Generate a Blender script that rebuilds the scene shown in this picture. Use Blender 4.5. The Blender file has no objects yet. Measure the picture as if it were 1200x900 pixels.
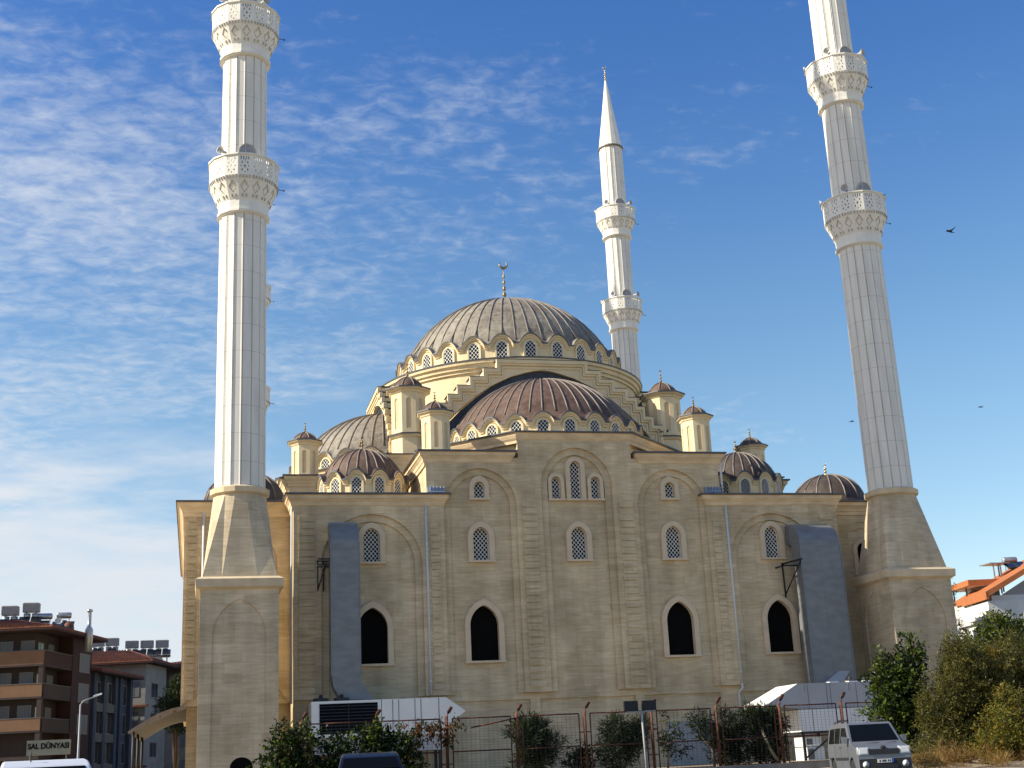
import bpy, math, random
import numpy as np
from math import sin, cos, pi, sqrt, radians, atan2
from mathutils import Vector, Matrix
from mathutils.geometry import tessellate_polygon

S = bpy.context.scene
COL = S.collection
# ------------------------------------------------------------------ camera
PITCH, YAW, ROLL = 0.283375, 0.243129, -0.0480588
CAM = Vector((-23.816, -80.0, 1.0126))
fw = Vector((sin(YAW)*cos(PITCH), cos(YAW)*cos(PITCH), sin(PITCH)))
r0 = Vector((cos(YAW), -sin(YAW), 0)); u0 = r0.cross(fw)
rt = cos(ROLL)*r0 + sin(ROLL)*u0; up = -sin(ROLL)*r0 + cos(ROLL)*u0
cd = bpy.data.cameras.new('camera'); cam = bpy.data.objects.new('camera', cd); COL.objects.link(cam)
cam.matrix_world = Matrix(((rt.x, up.x, -fw.x, CAM.x), (rt.y, up.y, -fw.y, CAM.y), (rt.z, up.z, -fw.z, CAM.z), (0, 0, 0, 1)))
cd.sensor_fit = 'HORIZONTAL'; cd.sensor_width = 36; cd.lens = 1527.06/1200*36
cd.clip_start = 0.1; cd.clip_end = 6000
S.camera = cam
# ------------------------------------------------------------------ light
SUN_EL, SUN_AZ = radians(33), radians(-89.0)      # azimuth from +Y, clockwise positive: sun at the left, raking along the mosque front
W = bpy.data.worlds.new('World'); S.world = W; W.use_nodes = True
def build_world():
    nt = W.node_tree; nt.nodes.clear(); N = nt.nodes.new; L = nt.links.new
    out = N('ShaderNodeOutputWorld'); bg = N('ShaderNodeBackground'); bg.inputs[1].default_value = SKY
    sky = N('ShaderNodeTexSky'); sky.sky_type = 'NISHITA'; sky.sun_disc = False
    sky.sun_elevation = SUN_EL; sky.sun_rotation = SUN_AZ; sky.air_density = 1.0; sky.dust_density = 0.6; sky.ozone_density = 3.0
    tc = N('ShaderNodeTexCoord'); sep = N('ShaderNodeSeparateXYZ'); L(tc.outputs['Generated'], sep.inputs[0])
    def m(op, a, b=None, c=None, clamp=False):
        n = N('ShaderNodeMath'); n.operation = op; n.use_clamp = clamp
        for i, x in enumerate((a, b, c)):
            if x is None: continue
            if isinstance(x, (int, float)): n.inputs[i].default_value = x
            else: L(x, n.inputs[i])
        return n.outputs[0]
    z = m('MAXIMUM', sep.outputs[2], 0.0)
    den = m('ADD', z, 0.16)
    px = m('DIVIDE', sep.outputs[0], den); py = m('DIVIDE', sep.outputs[1], den)
    comb = N('ShaderNodeCombineXYZ'); L(px, comb.inputs[0]); L(py, comb.inputs[1])
    def noise(sc, det, rough, dist, vec, off=0):
        mp = N('ShaderNodeMapping'); L(vec, mp.inputs[0]); mp.inputs['Location'].default_value = (off, off*.7, 0)
        mp.inputs['Rotation'].default_value = (0, 0, .5); mp.inputs['Scale'].default_value = (1.0, 1.5, 1)
        n = N('ShaderNodeTexNoise'); n.inputs['Scale'].default_value = sc; n.inputs['Detail'].default_value = det
        n.inputs['Roughness'].default_value = rough; n.inputs['Distortion'].default_value = dist
        L(mp.outputs[0], n.inputs[0]); return n.outputs[0]
    n1 = noise(1.1, 4, .55, .3, comb.outputs[0], 3.1)
    n2 = noise(24.0, 8, .6, .35, comb.outputs[0], 7.7)
    n3 = noise(6.0, 6, .6, .35, comb.outputs[0], 1.3)
    # cloud cover grows to the left of the view and toward the horizon there
    left = m('MULTIPLY_ADD', sep.outputs[0], -cos(YAW), m('MULTIPLY', sep.outputs[1], sin(YAW)))
    cov = m('MULTIPLY_ADD', left, 1.0, m('MULTIPLY', z, -0.22))
    tex = m('ADD', m('MULTIPLY', n1, 1.9), m('ADD', m('MULTIPLY', n2, .95), m('MULTIPLY', n3, .35)))
    c = m('ADD', m('ADD', tex, cov), -1.55)
    mr = N('ShaderNodeMapRange'); mr.interpolation_type = 'SMOOTHSTEP'
    L(c, mr.inputs[0]); mr.inputs[1].default_value = 0.0; mr.inputs[2].default_value = 0.85; mr.inputs[4].default_value = 0.78
    # low veil of stratus near the horizon on the left
    n4 = noise(2.2, 5, .55, .2, comb.outputs[0], 5.3)
    edge = m('ADD', z, m('MULTIPLY', m('ADD', n4, -.5), .34))
    mb_ = N('ShaderNodeMapRange'); mb_.interpolation_type = 'SMOOTHSTEP'; L(edge, mb_.inputs[0]); mb_.inputs[1].default_value = .26; mb_.inputs[2].default_value = .15
    lv = m('MULTIPLY', mb_.outputs[0], m('MULTIPLY_ADD', left, 6.0, m('MULTIPLY_ADD', n3, .8, -.45), clamp=True), clamp=True)
    fac = m('MAXIMUM', mr.outputs[0], m('MULTIPLY', lv, m('MULTIPLY_ADD', noise(3.2, 6, .6, .3, comb.outputs[0], 2.2), 1.1, .32, clamp=True)))
    hs = N('ShaderNodeHueSaturation'); hs.inputs['Saturation'].default_value = 1.22; L(sky.outputs[0], hs.inputs['Color'])
    tint = N('ShaderNodeMix'); tint.data_type = 'RGBA'; tint.blend_type = 'MULTIPLY'; tint.inputs[0].default_value = 1; L(hs.outputs[0], tint.inputs[6]); 
    tr = N('ShaderNodeMapRange'); tr.interpolation_type = 'SMOOTHSTEP'; L(z, tr.inputs[0]); tr.inputs[1].default_value = .24; tr.inputs[2].default_value = .56
    tm = N('ShaderNodeMix'); tm.data_type = 'RGBA'; L(tr.outputs[0], tm.inputs[0]); tm.inputs[6].default_value = (1.50, 1.22, 1.03, 1); tm.inputs[7].default_value = (.86, .91, 1.10, 1)
    L(tm.outputs[2], tint.inputs[7])
    mix = N('ShaderNodeMix'); mix.data_type = 'RGBA'; L(fac, mix.inputs[0]); L(tint.outputs[2], mix.inputs[6]); mix.inputs[7].default_value = CLOUD
    L(mix.outputs[2], bg.inputs[0]); L(bg.outputs[0], out.inputs[0])
SKY = 0.105
CLOUD = (4.6, 4.9, 5.3, 1)
build_world()
sl = bpy.data.lights.new('sun', 'SUN'); so = bpy.data.objects.new('sun', sl); COL.objects.link(so)
sl.energy = 5.0; sl.angle = radians(0.55); sl.color = (1.0, 0.91, 0.74)
sd = Vector((sin(SUN_AZ)*cos(SUN_EL), cos(SUN_AZ)*cos(SUN_EL), sin(SUN_EL)))
so.rotation_euler = sd.to_track_quat('Z', 'Y').to_euler(); so.location = (-60, 0, 90)
vs = S.view_settings; vs.view_transform = 'Standard'; vs.look = 'None'; vs.gamma = 1; vs.use_curve_mapping = False
vs.exposure = 0.65
rnd = random.Random(7)

# ------------------------------------------------------------------ materials
MATS = {}
def mat(name, col, rough=.75, var=.12, vscale=3.0, metal=0.0, bump=0.0, bscale=20.0, spec=.4, stretch=(1, 1, 1), col2=None, detail=4):
    if name in MATS: return MATS[name]
    m = bpy.data.materials.new(name); m.use_nodes = True; nt = m.node_tree; N = nt.nodes.new; L = nt.links.new
    p = nt.nodes['Principled BSDF']; p.inputs['Roughness'].default_value = rough; p.inputs['Metallic'].default_value = metal
    p.inputs['Specular IOR Level'].default_value = spec
    g = N('ShaderNodeNewGeometry'); mp = N('ShaderNodeMapping'); mp.inputs['Scale'].default_value = stretch; L(g.outputs['Position'], mp.inputs[0])
    n = N('ShaderNodeTexNoise'); n.inputs['Scale'].default_value = vscale; n.inputs['Detail'].default_value = detail; L(mp.outputs[0], n.inputs[0])
    mr = N('ShaderNodeMapRange'); mr.inputs[1].default_value = .3; mr.inputs[2].default_value = .7; L(n.outputs[0], mr.inputs[0])
    mx = N('ShaderNodeMix'); mx.data_type = 'RGBA'; L(mr.outputs[0], mx.inputs[0])
    a = [c*(1-var) for c in col]; b = [min(1, c*(1+var)) for c in (col2 or col)]
    mx.inputs[6].default_value = (*a, 1); mx.inputs[7].default_value = (*b, 1)
    L(mx.outputs[2], p.inputs['Base Color'])
    if bump:
        n2 = N('ShaderNodeTexNoise'); n2.inputs['Scale'].default_value = bscale; n2.inputs['Detail'].default_value = 5; L(g.outputs['Position'], n2.inputs[0])
        bp = N('ShaderNodeBump'); bp.inputs['Strength'].default_value = bump; bp.inputs['Distance'].default_value = .02; L(n2.outputs[0], bp.inputs['Height']); L(bp.outputs[0], p.inputs['Normal'])
    MATS[name] = m; return m

def stone_mat(name, c1, c2, mortar, bw=.95, rh=.42, stain=.30, msize=.007):
    m = bpy.data.materials.new(name); m.use_nodes = True; nt = m.node_tree; N = nt.nodes.new; L = nt.links.new
    p = nt.nodes['Principled BSDF']; p.inputs['Roughness'].default_value = .85; p.inputs['Specular IOR Level'].default_value = .25
    g = N('ShaderNodeNewGeometry'); s = N('ShaderNodeSeparateXYZ'); L(g.outputs['Position'], s.inputs[0])
    ad = N('ShaderNodeMath'); ad.operation = 'ADD'; L(s.outputs[0], ad.inputs[0]); L(s.outputs[1], ad.inputs[1])
    cb = N('ShaderNodeCombineXYZ'); L(ad.outputs[0], cb.inputs[0]); L(s.outputs[2], cb.inputs[1])
    bt = N('ShaderNodeTexBrick'); L(cb.outputs[0], bt.inputs[0]); bt.inputs['Scale'].default_value = 1
    bt.inputs['Brick Width'].default_value = bw; bt.inputs['Row Height'].default_value = rh; bt.inputs['Mortar Size'].default_value = msize
    bt.inputs['Mortar Smooth'].default_value = .4; bt.offset = .37; bt.squash = 1.3; bt.squash_frequency = 3
    bt.inputs['Color1'].default_value = (*c1, 1); bt.inputs['Color2'].default_value = (*c2, 1); bt.inputs['Mortar'].default_value = (*mortar, 1)
    def nz(scale, st, det=5):
        mp = N('ShaderNodeMapping'); mp.inputs['Scale'].default_value = st; L(g.outputs['Position'], mp.inputs[0])
        n = N('ShaderNodeTexNoise'); n.inputs['Scale'].default_value = scale; n.inputs['Detail'].default_value = det; L(mp.outputs[0], n.inputs[0])
        r = N('ShaderNodeMapRange'); r.inputs[1].default_value = .3; r.inputs[2].default_value = .72; L(n.outputs[0], r.inputs[0]); return r.outputs[0]
    def mulc(colsock, facsock, lo):
        r = N('ShaderNodeMapRange'); L(facsock, r.inputs[0]); r.inputs[3].default_value = lo; r.inputs[4].default_value = 1.06
        x = N('ShaderNodeMix'); x.data_type = 'RGBA'; x.blend_type = 'MULTIPLY'; x.inputs[0].default_value = 1; L(colsock, x.inputs[6]); L(r.outputs[0], x.inputs[7]); return x.outputs[2]
    c = mulc(bt.outputs[0], nz(.35, (1, 1, .8)), 1-stain)
    c = mulc(c, nz(1.3, (1, 1, .07)), 1-stain*.6)
    c = mulc(c, nz(2.2, (.5, .5, 3.5)), 1-stain*.6)
    L(c, p.inputs['Base Color'])
    n2 = N('ShaderNodeTexNoise'); n2.inputs['Scale'].default_value = 14; n2.inputs['Detail'].default_value = 6; L(g.outputs['Position'], n2.inputs[0])
    mx = N('ShaderNodeMath'); mx.operation = 'MULTIPLY_ADD'; L(bt.outputs['Fac'], mx.inputs[0]); mx.inputs[1].default_value = -.5; L(n2.outputs[0], mx.inputs[2])
    bp = N('ShaderNodeBump'); bp.inputs['Strength'].default_value = .35; bp.inputs['Distance'].default_value = .02; L(mx.outputs[0], bp.inputs['Height']); L(bp.outputs[0], p.inputs['Normal'])
    MATS[name] = m; return m

def lead_mat(name, grey, brown, bias, bloom=0):
    """weathered sheet lead: grey bloom over brown oxide, streaked down the slope, with sheet joints"""
    m = bpy.data.materials.new(name); m.use_nodes = True; nt = m.node_tree; N = nt.nodes.new; L = nt.links.new
    p = nt.nodes['Principled BSDF']; p.inputs['Roughness'].default_value = .62; p.inputs['Specular IOR Level'].default_value = .3
    g = N('ShaderNodeNewGeometry')
    def nz(scale, st, lo, hi, det=6):
        mp = N('ShaderNodeMapping'); mp.inputs['Scale'].default_value = st; L(g.outputs['Position'], mp.inputs[0])
        n = N('ShaderNodeTexNoise'); n.inputs['Scale'].default_value = scale; n.inputs['Detail'].default_value = det; n.inputs['Roughness'].default_value = .62; L(mp.outputs[0], n.inputs[0])
        r = N('ShaderNodeMapRange'); r.inputs[1].default_value = lo; r.inputs[2].default_value = hi; L(n.outputs[0], r.inputs[0]); return r.outputs[0]
    a = nz(3.0, (1, 1, .13), .34+bias, .68+bias); b = nz(.4, (1, 1, 1), .30+bias, .60+bias)
    ad = N('ShaderNodeMath'); ad.operation = 'MULTIPLY_ADD'; ad.use_clamp = True; L(a, ad.inputs[0]); ad.inputs[1].default_value = .55
    mu = N('ShaderNodeMath'); mu.operation = 'MULTIPLY'; L(b, mu.inputs[0]); mu.inputs[1].default_value = .5; L(mu.outputs[0], ad.inputs[2])
    fac = ad.outputs[0]
    if bloom:      # more of the grey surface bloom has survived on this roof
        wm = N('ShaderNodeMath'); wm.operation = 'MULTIPLY_ADD'; L(fac, wm.inputs[0]); wm.inputs[1].default_value = .85; wm.inputs[2].default_value = bloom; wm.use_clamp = True; fac = wm.outputs[0]
    mx = N('ShaderNodeMix'); mx.data_type = 'RGBA'; L(fac, mx.inputs[0]); mx.inputs[6].default_value = (*brown, 1); mx.inputs[7].default_value = (*grey, 1)
    # horizontal sheet joints
    s = N('ShaderNodeSeparateXYZ'); L(g.outputs['Position'], s.inputs[0])
    w = N('ShaderNodeMath'); w.operation = 'MODULO'; L(s.outputs[2], w.inputs[0]); w.inputs[1].default_value = 1.55
    lt = N('ShaderNodeMath'); lt.operation = 'LESS_THAN'; L(w.outputs[0], lt.inputs[0]); lt.inputs[1].default_value = .05
    m2 = N('ShaderNodeMix'); m2.data_type = 'RGBA'; mm = N('ShaderNodeMath'); mm.operation = 'MULTIPLY'; L(lt.outputs[0], mm.inputs[0]); mm.inputs[1].default_value = .35
    L(mm.outputs[0], m2.inputs[0]); L(mx.outputs[2], m2.inputs[6]); m2.inputs[7].default_value = (grey[0]*1.15, grey[1]*1.15, grey[2]*1.15, 1)
    L(m2.outputs[2], p.inputs['Base Color'])
    n2 = N('ShaderNodeTexNoise'); n2.inputs['Scale'].default_value = 5; n2.inputs['Detail'].default_value = 5; L(g.outputs['Position'], n2.inputs[0])
    bp = N('ShaderNodeBump'); bp.inputs['Strength'].default_value = .3; bp.inputs['Distance'].default_value = .03; L(n2.outputs[0], bp.inputs['Height']); L(bp.outputs[0], p.inputs['Normal'])
    MATS[name] = m; return m

def marble_mat(name, col, seam, step, dark=.72):
    m = bpy.data.materials.new(name); m.use_nodes = True; nt = m.node_tree; N = nt.nodes.new; L = nt.links.new
    p = nt.nodes['Principled BSDF']; p.inputs['Roughness'].default_value = .6; p.inputs['Specular IOR Level'].default_value = .35
    g = N('ShaderNodeNewGeometry'); s = N('ShaderNodeSeparateXYZ'); L(g.outputs['Position'], s.inputs[0])
    w = N('ShaderNodeMath'); w.operation = 'MODULO'; L(s.outputs[2], w.inputs[0]); w.inputs[1].default_value = step
    lt = N('ShaderNodeMath'); lt.operation = 'LESS_THAN'; L(w.outputs[0], lt.inputs[0]); lt.inputs[1].default_value = seam
    n = N('ShaderNodeTexNoise'); n.inputs['Scale'].default_value = 1.2; n.inputs['Detail'].default_value = 6
    mp = N('ShaderNodeMapping'); mp.inputs['Scale'].default_value = (1.6, 1.6, .22); L(g.outputs['Position'], mp.inputs[0]); L(mp.outputs[0], n.inputs[0])
    r = N('ShaderNodeMapRange'); r.inputs[1].default_value = .35; r.inputs[2].default_value = .65; r.inputs[3].default_value = .86; r.inputs[4].default_value = 1.0; L(n.outputs[0], r.inputs[0])
    f = N('ShaderNodeMath'); f.operation = 'MULTIPLY_ADD'; L(lt.outputs[0], f.inputs[0]); f.inputs[1].default_value = dark-1; f.inputs[2].default_value = 1
    f2 = N('ShaderNodeMath'); f2.operation = 'MULTIPLY'; L(f.outputs[0], f2.inputs[0]); L(r.outputs[0], f2.inputs[1])
    x = N('ShaderNodeMix'); x.data_type = 'RGBA'; x.blend_type = 'MULTIPLY'; x.inputs[0].default_value = 1; x.inputs[6].default_value = (*col, 1); L(f2.outputs[0], x.inputs[7])
    L(x.outputs[2], p.inputs['Base Color']); MATS[name] = m; return m

STONE = stone_mat('facade_stone', (.68, .53, .325), (.79, .64, .415), (.59, .455, .275))
STONE2 = stone_mat('tower_base_stone', (.62, .50, .325), (.74, .61, .42), (.52, .41, .26), bw=1.1, rh=.55)
TRIM = mat('trim_stone', (.62, .50, .325), .8, .12, 1.2, bump=.15)
PLASTER = mat('cream_plaster', (.76, .62, .385), .85, .09, .8, bump=.12, bscale=9)
PLASTER_N = mat('niche_plaster', (.62, .48, .29), .85, .08, .8)
CORN = mat('cornice_stone', (.70, .54, .34), .8, .16, 1.1, stretch=(1, 1, 2.5), bump=.15)
PINK = mat('window_frame_stone', (.64, .51, .345), .8, .08, 2)
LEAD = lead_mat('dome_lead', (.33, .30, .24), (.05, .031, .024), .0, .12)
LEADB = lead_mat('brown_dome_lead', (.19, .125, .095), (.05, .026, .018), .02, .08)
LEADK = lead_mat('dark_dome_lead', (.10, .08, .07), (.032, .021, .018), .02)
RIB = mat('lead_roll', (.20, .17, .14), .5, .15, 3)
EAVE = mat('eave_lead', (.10, .105, .12), .5, .2, 2, metal=.2)
ROOFL = mat('roof_lead', (.16, .16, .17), .65, .2, 1)
DARKL = mat('shaded_arch_lead', (.05, .055, .075), .55, .25, .9, metal=.2)  # shade on the lead is put into this dark blue tone
MARBLE = marble_mat('minaret_marble', (.80, .77, .69), .035, 1.72)
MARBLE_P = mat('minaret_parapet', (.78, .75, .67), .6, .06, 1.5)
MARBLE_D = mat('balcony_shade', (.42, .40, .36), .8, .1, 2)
WHITE = mat('white_lattice', (.78, .77, .72), .6, .04, 3)
GLASS = mat('dark_window_glass', (.008, .009, .011), .25, .1, 3, spec=.25)
BLACK = mat('dark_opening', (.006, .006, .006), .9, .1, 3, spec=.05)
GOLD = mat('gilt', (.75, .52, .16), .3, .08, 5, metal=.9)
BRONZE = mat('dull_bronze', (.30, .22, .10), .4, .15, 5, metal=.7)
POLE = mat('pole_grey', (.30, .31, .31), .5, .1, 3)
PIPE = mat('downpipe_paint', (.62, .63, .62), .5, .06, 2)
GALV = mat('galvanised_sheet', (.20, .21, .215), .5, .15, 1.1, metal=.2, stretch=(1, 1, 2.2), bump=.1, bscale=2.2)
PANEL = mat('white_sheet_panel', (.72, .73, .71), .5, .06, .7, bump=.05, bscale=1.5)
PANELG = mat('grey_and_shaded_panel', (.36, .37, .39), .5, .08, .7, bump=.05, bscale=1.5)  # grey sheet; also tones the shaded faces of the right-hand unit
SEAM = mat('panel_seam', (.17, .18, .18), .7, .1, 2)
RUST = mat('rusty_paint', (.05, .018, .013), .8, .4, 5, col2=(.095, .033, .02))
IRON = mat('black_iron', (.02, .02, .022), .6, .2, 3)
DUST = mat('pale_dusty_ground', (.33, .275, .19), .95, .2, .6, bump=.3, bscale=6)
ASPH = mat('asphalt', (.05, .05, .05), .9, .2, 2.5, bump=.4, bscale=40)
KERB = mat('kerb_concrete', (.24, .23, .21), .9, .2, 2, bump=.2)
SOIL = mat('dry_soil', (.24, .19, .13), .95, .3, 1.1, bump=.5, bscale=8)
BARK = mat('bark', (.10, .075, .055), .9, .3, 8, stretch=(1, 1, .3))
BARKP = mat('pale_bark', (.28, .23, .17), .9, .3, 8, stretch=(1, 1, .3))

# ------------------------------------------------------------------ mesh helpers
ORG = {}
class MB:
    def __init__(s, M=None): s.v = []; s.f = []; s.m = []; s.s = []; s.M = M
    def add(s, vs, fs, m=0, smooth=False, M=None):
        b = len(s.v)
        T = M if M is not None else None
        for p in vs:
            p = Vector(p)
            if T is not None: p = T @ p
            if s.M is not None: p = s.M @ p
            s.v.append(p)
        for f in fs: s.f.append([b+i for i in f]); s.m.append(m); s.s.append(smooth)
        return s
    def box(s, x0, x1, y0, y1, z0, z1, m=0, M=None):
        v = [(x0, y0, z0), (x1, y0, z0), (x1, y1, z0), (x0, y1, z0), (x0, y0, z1), (x1, y0, z1), (x1, y1, z1), (x0, y1, z1)]
        return s.add(v, [(0, 3, 2, 1), (4, 5, 6, 7), (0, 1, 5, 4), (1, 2, 6, 5), (2, 3, 7, 6), (3, 0, 4, 7)], m, M=M)
    def loops(s, loops, m=0, smooth=False, caps=True, closed=True, M=None):
        n = len(loops[0]); v = [p for l in loops for p in l]; f = []
        for i in range(len(loops)-1):
            for j in range(n if closed else n-1):
                k = (j+1) % n; f.append((i*n+j, i*n+k, (i+1)*n+k, (i+1)*n+j))
        if caps and closed: f.append(tuple(reversed(range(n)))); f.append(tuple((len(loops)-1)*n+j for j in range(n)))
        return s.add(v, f, m, smooth, M)
    def lathe(s, prof, n, cx=0, cy=0, m=0, smooth=True, ph=0., caps=True, M=None):
        return s.loops([[(cx+r*cos(2*pi*(j+ph)/n), cy+r*sin(2*pi*(j+ph)/n), z) for j in range(n)] for r, z in prof], m, smooth, caps, M=M)
    def tube(s, pts, r, n=6, m=0, smooth=True, M=None):
        pts = [Vector(p) for p in pts]; L = []
        for i, p in enumerate(pts):
            d = (pts[min(i+1, len(pts)-1)]-pts[max(i-1, 0)]).normalized()
            a = d.orthogonal().normalized() if abs(d.z) > .9 else d.cross(Vector((0, 0, 1))).normalized()
            b = d.cross(a); rr = r[i] if isinstance(r, (list, tuple)) else r
            L.append([p+a*rr*cos(2*pi*j/n)+b*rr*sin(2*pi*j/n) for j in range(n)])
        return s.loops(L, m, smooth, True, M=M)
    def plate(s, outer, holes=(), w0=0., w1=.1, m=0, M=None, back=False, sides=True, me=None):
        """flat polygon with holes in (u,v); thickness from w0 (front) to w1"""
        polys = [[Vector((p[0], p[1], 0)) for p in c] for c in [outer]+list(holes)]
        flat = [p for c in polys for p in c]
        tris = tessellate_polygon(polys)
        s.add([(p.x, p.y, w0) for p in flat], [tuple(t) for t in tris], m, M=M)
        if back: s.add([(p.x, p.y, w1) for p in flat], [tuple(t) for t in tris], m, M=M)
        if sides:
            for c in polys:
                n = len(c)
                s.add([(p.x, p.y, w0) for p in c]+[(p.x, p.y, w1) for p in c], [(i, (i+1) % n, n+(i+1) % n, n+i) for i in range(n)], m if me is None else me, M=M)
        return s
    def build(s, name, mats, parent=None, org=(0, 0, 0), local=False):
        me = bpy.data.meshes.new(name)
        o = Vector(org) if parent is None else (Vector((0, 0, 0)) if local else ORG[parent])
        me.from_pydata([tuple(p-o) for p in s.v], [], s.f)
        for mm in (mats if isinstance(mats, (list, tuple)) else [mats]): me.materials.append(mm)
        me.polygons.foreach_set('material_index', s.m); me.polygons.foreach_set('use_smooth', s.s); me.update()
        ob = bpy.data.objects.new(name, me); COL.objects.link(ob); ORG[ob] = o
        if parent is not None: ob.parent = parent
        else: ob.location = o
        return ob

def FR(ox=0, oy=0, oz=0, ang=0):
    """frame for plates: u along the face, v up, w into the face; ang 0 faces -Y, turns with the angle about Z"""
    return Matrix(((cos(ang), 0, -sin(ang), ox), (sin(ang), 0, cos(ang), oy), (0, 1, 0, oz), (0, 0, 0, 1)))
def thing(name, label, cat, loc=(0, 0, 0), rz=0, group=None):
    o = bpy.data.objects.new(name, None); COL.objects.link(o); o.location = loc; o.rotation_euler = (0, 0, rz)
    o.empty_display_size = .5; ORG[o] = Vector(loc); tag(o, label, cat, group); return o
def tag(o, label, cat, group=None):
    o['label'] = label; o['category'] = cat
    if group: o['group'] = group
    return o
def dup(root, loc=None, rz=None, label=None):
    def cp(o, par):
        c = o.copy(); COL.objects.link(c); ORG[c] = ORG[o]
        if par is not None: c.parent = par
        for ch in list(o.children): cp(ch, c)
        return c
    c = cp(root, None)
    if loc is not None: c.location = loc
    if rz is not None: c.rotation_euler = (0, 0, rz)
    if label: c['label'] = label
    return c
def dup_part(o, parent, loc, rz=0):
    c = o.copy(); COL.objects.link(c); c.parent = parent; c.location = loc; c.rotation_euler = (0, 0, rz); ORG[c] = ORG[o]
    for ch in list(o.children):
        d = ch.copy(); COL.objects.link(d); d.parent = c; ORG[d] = ORG[o]
    return c
def arch(cx, hw, zb, zs, za, n=14):
    """pointed arch outline, from bottom left up over the apex to bottom right"""
    h = za-zs; L = []
    if h >= hw*.98:
        R = (hw*hw+h*h)/(2*hw); a1 = math.asin(min(1, h/R))
        for i in range(n+1):
            a = a1*i/n; L.append((hw-R+R*cos(a), zs+R*sin(a)))
    else:
        for i in range(n+1):
            a = pi/2*i/n; L.append((hw*cos(a), zs+h*sin(a)))
    right = [(cx+x, z) for x, z in L]; left = [(cx-x, z) for x, z in L]
    return [(cx-hw, zb)]+left+list(reversed(right))[1:]+[(cx+hw, zb)]
def clean(poly):
    if not poly: return []
    out = []
    for p in poly:
        if not out or abs(p[0]-out[-1][0])+abs(p[1]-out[-1][1]) > 1e-5: out.append(p)
    if abs(out[0][0]-out[-1][0])+abs(out[0][1]-out[-1][1]) < 1e-5: out.pop()
    return out
def inside(poly, x, z):
    r = False; n = len(poly)
    for i in range(n):
        a, b = poly[i], poly[(i+1) % n]
        if (a[1] > z) != (b[1] > z) and x < (b[0]-a[0])*(z-a[1])/(b[1]-a[1])+a[0]: r = not r
    return r
def clip_convex(poly, clip):
    """Sutherland-Hodgman; clip outline is convex, either winding"""
    ar = sum(clip[i][0]*clip[(i+1) % len(clip)][1]-clip[(i+1) % len(clip)][0]*clip[i][1] for i in range(len(clip)))
    sg = 1 if ar > 0 else -1; out = poly
    for i in range(len(clip)):
        a, b = clip[i], clip[(i+1) % len(clip)]
        f = lambda p: sg*((b[0]-a[0])*(p[1]-a[1])-(b[1]-a[1])*(p[0]-a[0]))
        src, out = out, []
        for j in range(len(src)):
            p, q = src[j], src[(j+1) % len(src)]; fp, fq = f(p), f(q)
            if fp >= 0: out.append(p)
            if fp*fq < 0: t = fp/(fp-fq); out.append((p[0]+(q[0]-p[0])*t, p[1]+(q[1]-p[1])*t))
        if len(out) < 3: return []
    return out
def lattice(mb, outline, du, dv, bar, w0, w1, m, M):
    """white diagonal lattice: an outline with diamond openings, cut by the arch"""
    xs = [p[0] for p in outline]; zs = [p[1] for p in outline]
    cx = (min(xs)+max(xs))/2; z0 = min(zs); cz = (z0+max(zs))/2; W = max(xs)-min(xs); H = max(zs)-z0; holes = []
    e = bar*1.1; inn = [(cx+(x-cx)*(1-2*e/W), cz+(z-cz)*(1-2*e/H)) for x, z in outline]
    nx = int(W/du)+2; nz = int(H/dv)+2
    for k in range(0, 2*nz+1):
        for i in range(-nx, nx+1):
            x = cx+(i+(.5 if k % 2 else 0))*du; z = z0+dv*.5*k+dv*.35
            hx, hz = du/2-bar, dv/2-bar*dv/du
            pts = [(x-hx, z), (x-hx*.5, z+hz*.62), (x, z+hz), (x+hx*.5, z+hz*.62), (x+hx, z), (x+hx*.5, z-hz*.62), (x, z-hz), (x-hx*.5, z-hz*.62)]
            c = clean(clip_convex(pts, inn)) if True else pts
            if len(c) >= 3:
                ar = abs(sum(c[q][0]*c[(q+1) % len(c)][1]-c[(q+1) % len(c)][0]*c[q][1] for q in range(len(c))))/2
                if ar > hx*hz*.25: holes.append(c)
    mb.plate(outline, holes, w0, w1, m, M)
def cornice(mb, path, zt, prof=None, ms=(0, 1), scale=1.):
    """sweep a moulding along a plan polyline; outward is to the right of travel"""
    prof = prof or [(0, -.95), (.10, -.95), (.12, -.74), (.17, -.70), (.22, -.52), (.36, -.34), (.40, -.32), (.42, -.10), (.50, -.10), (.56, -.08), (.57, .02), (.45, .05), (-.35, .08)]
    P = [Vector((p[0], p[1], 0)) for p in path]; n = len(P); L = []
    for i in range(n):
        def nr(a, b):
            d = (b-a).normalized(); return Vector((d.y, -d.x, 0))
        if i == 0: N = nr(P[0], P[1])
        elif i == n-1: N = nr(P[-2], P[-1])
        else:
            a, b = nr(P[i-1], P[i]), nr(P[i], P[i+1]); N = (a+b); N = N/max(.3, (1+a.dot(b)))
        L.append([P[i]+N*(o*scale)+Vector((0, 0, zt+z*scale)) for o, z in prof])
    k = len(prof); v = [p for l in L for p in l]
    for i in range(n-1):
        for j in range(k-1):
            f = [(i*k+j, (i+1)*k+j, (i+1)*k+j+1, i*k+j+1)]
            b = len(mb.v); mb.add([v[q] for q in f[0]], [(0, 1, 2, 3)], ms[1] if j >= k-5 else ms[0])
    for l in (L[0], L[-1]): mb.add(l, [tuple(range(k))], ms[0])
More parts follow.
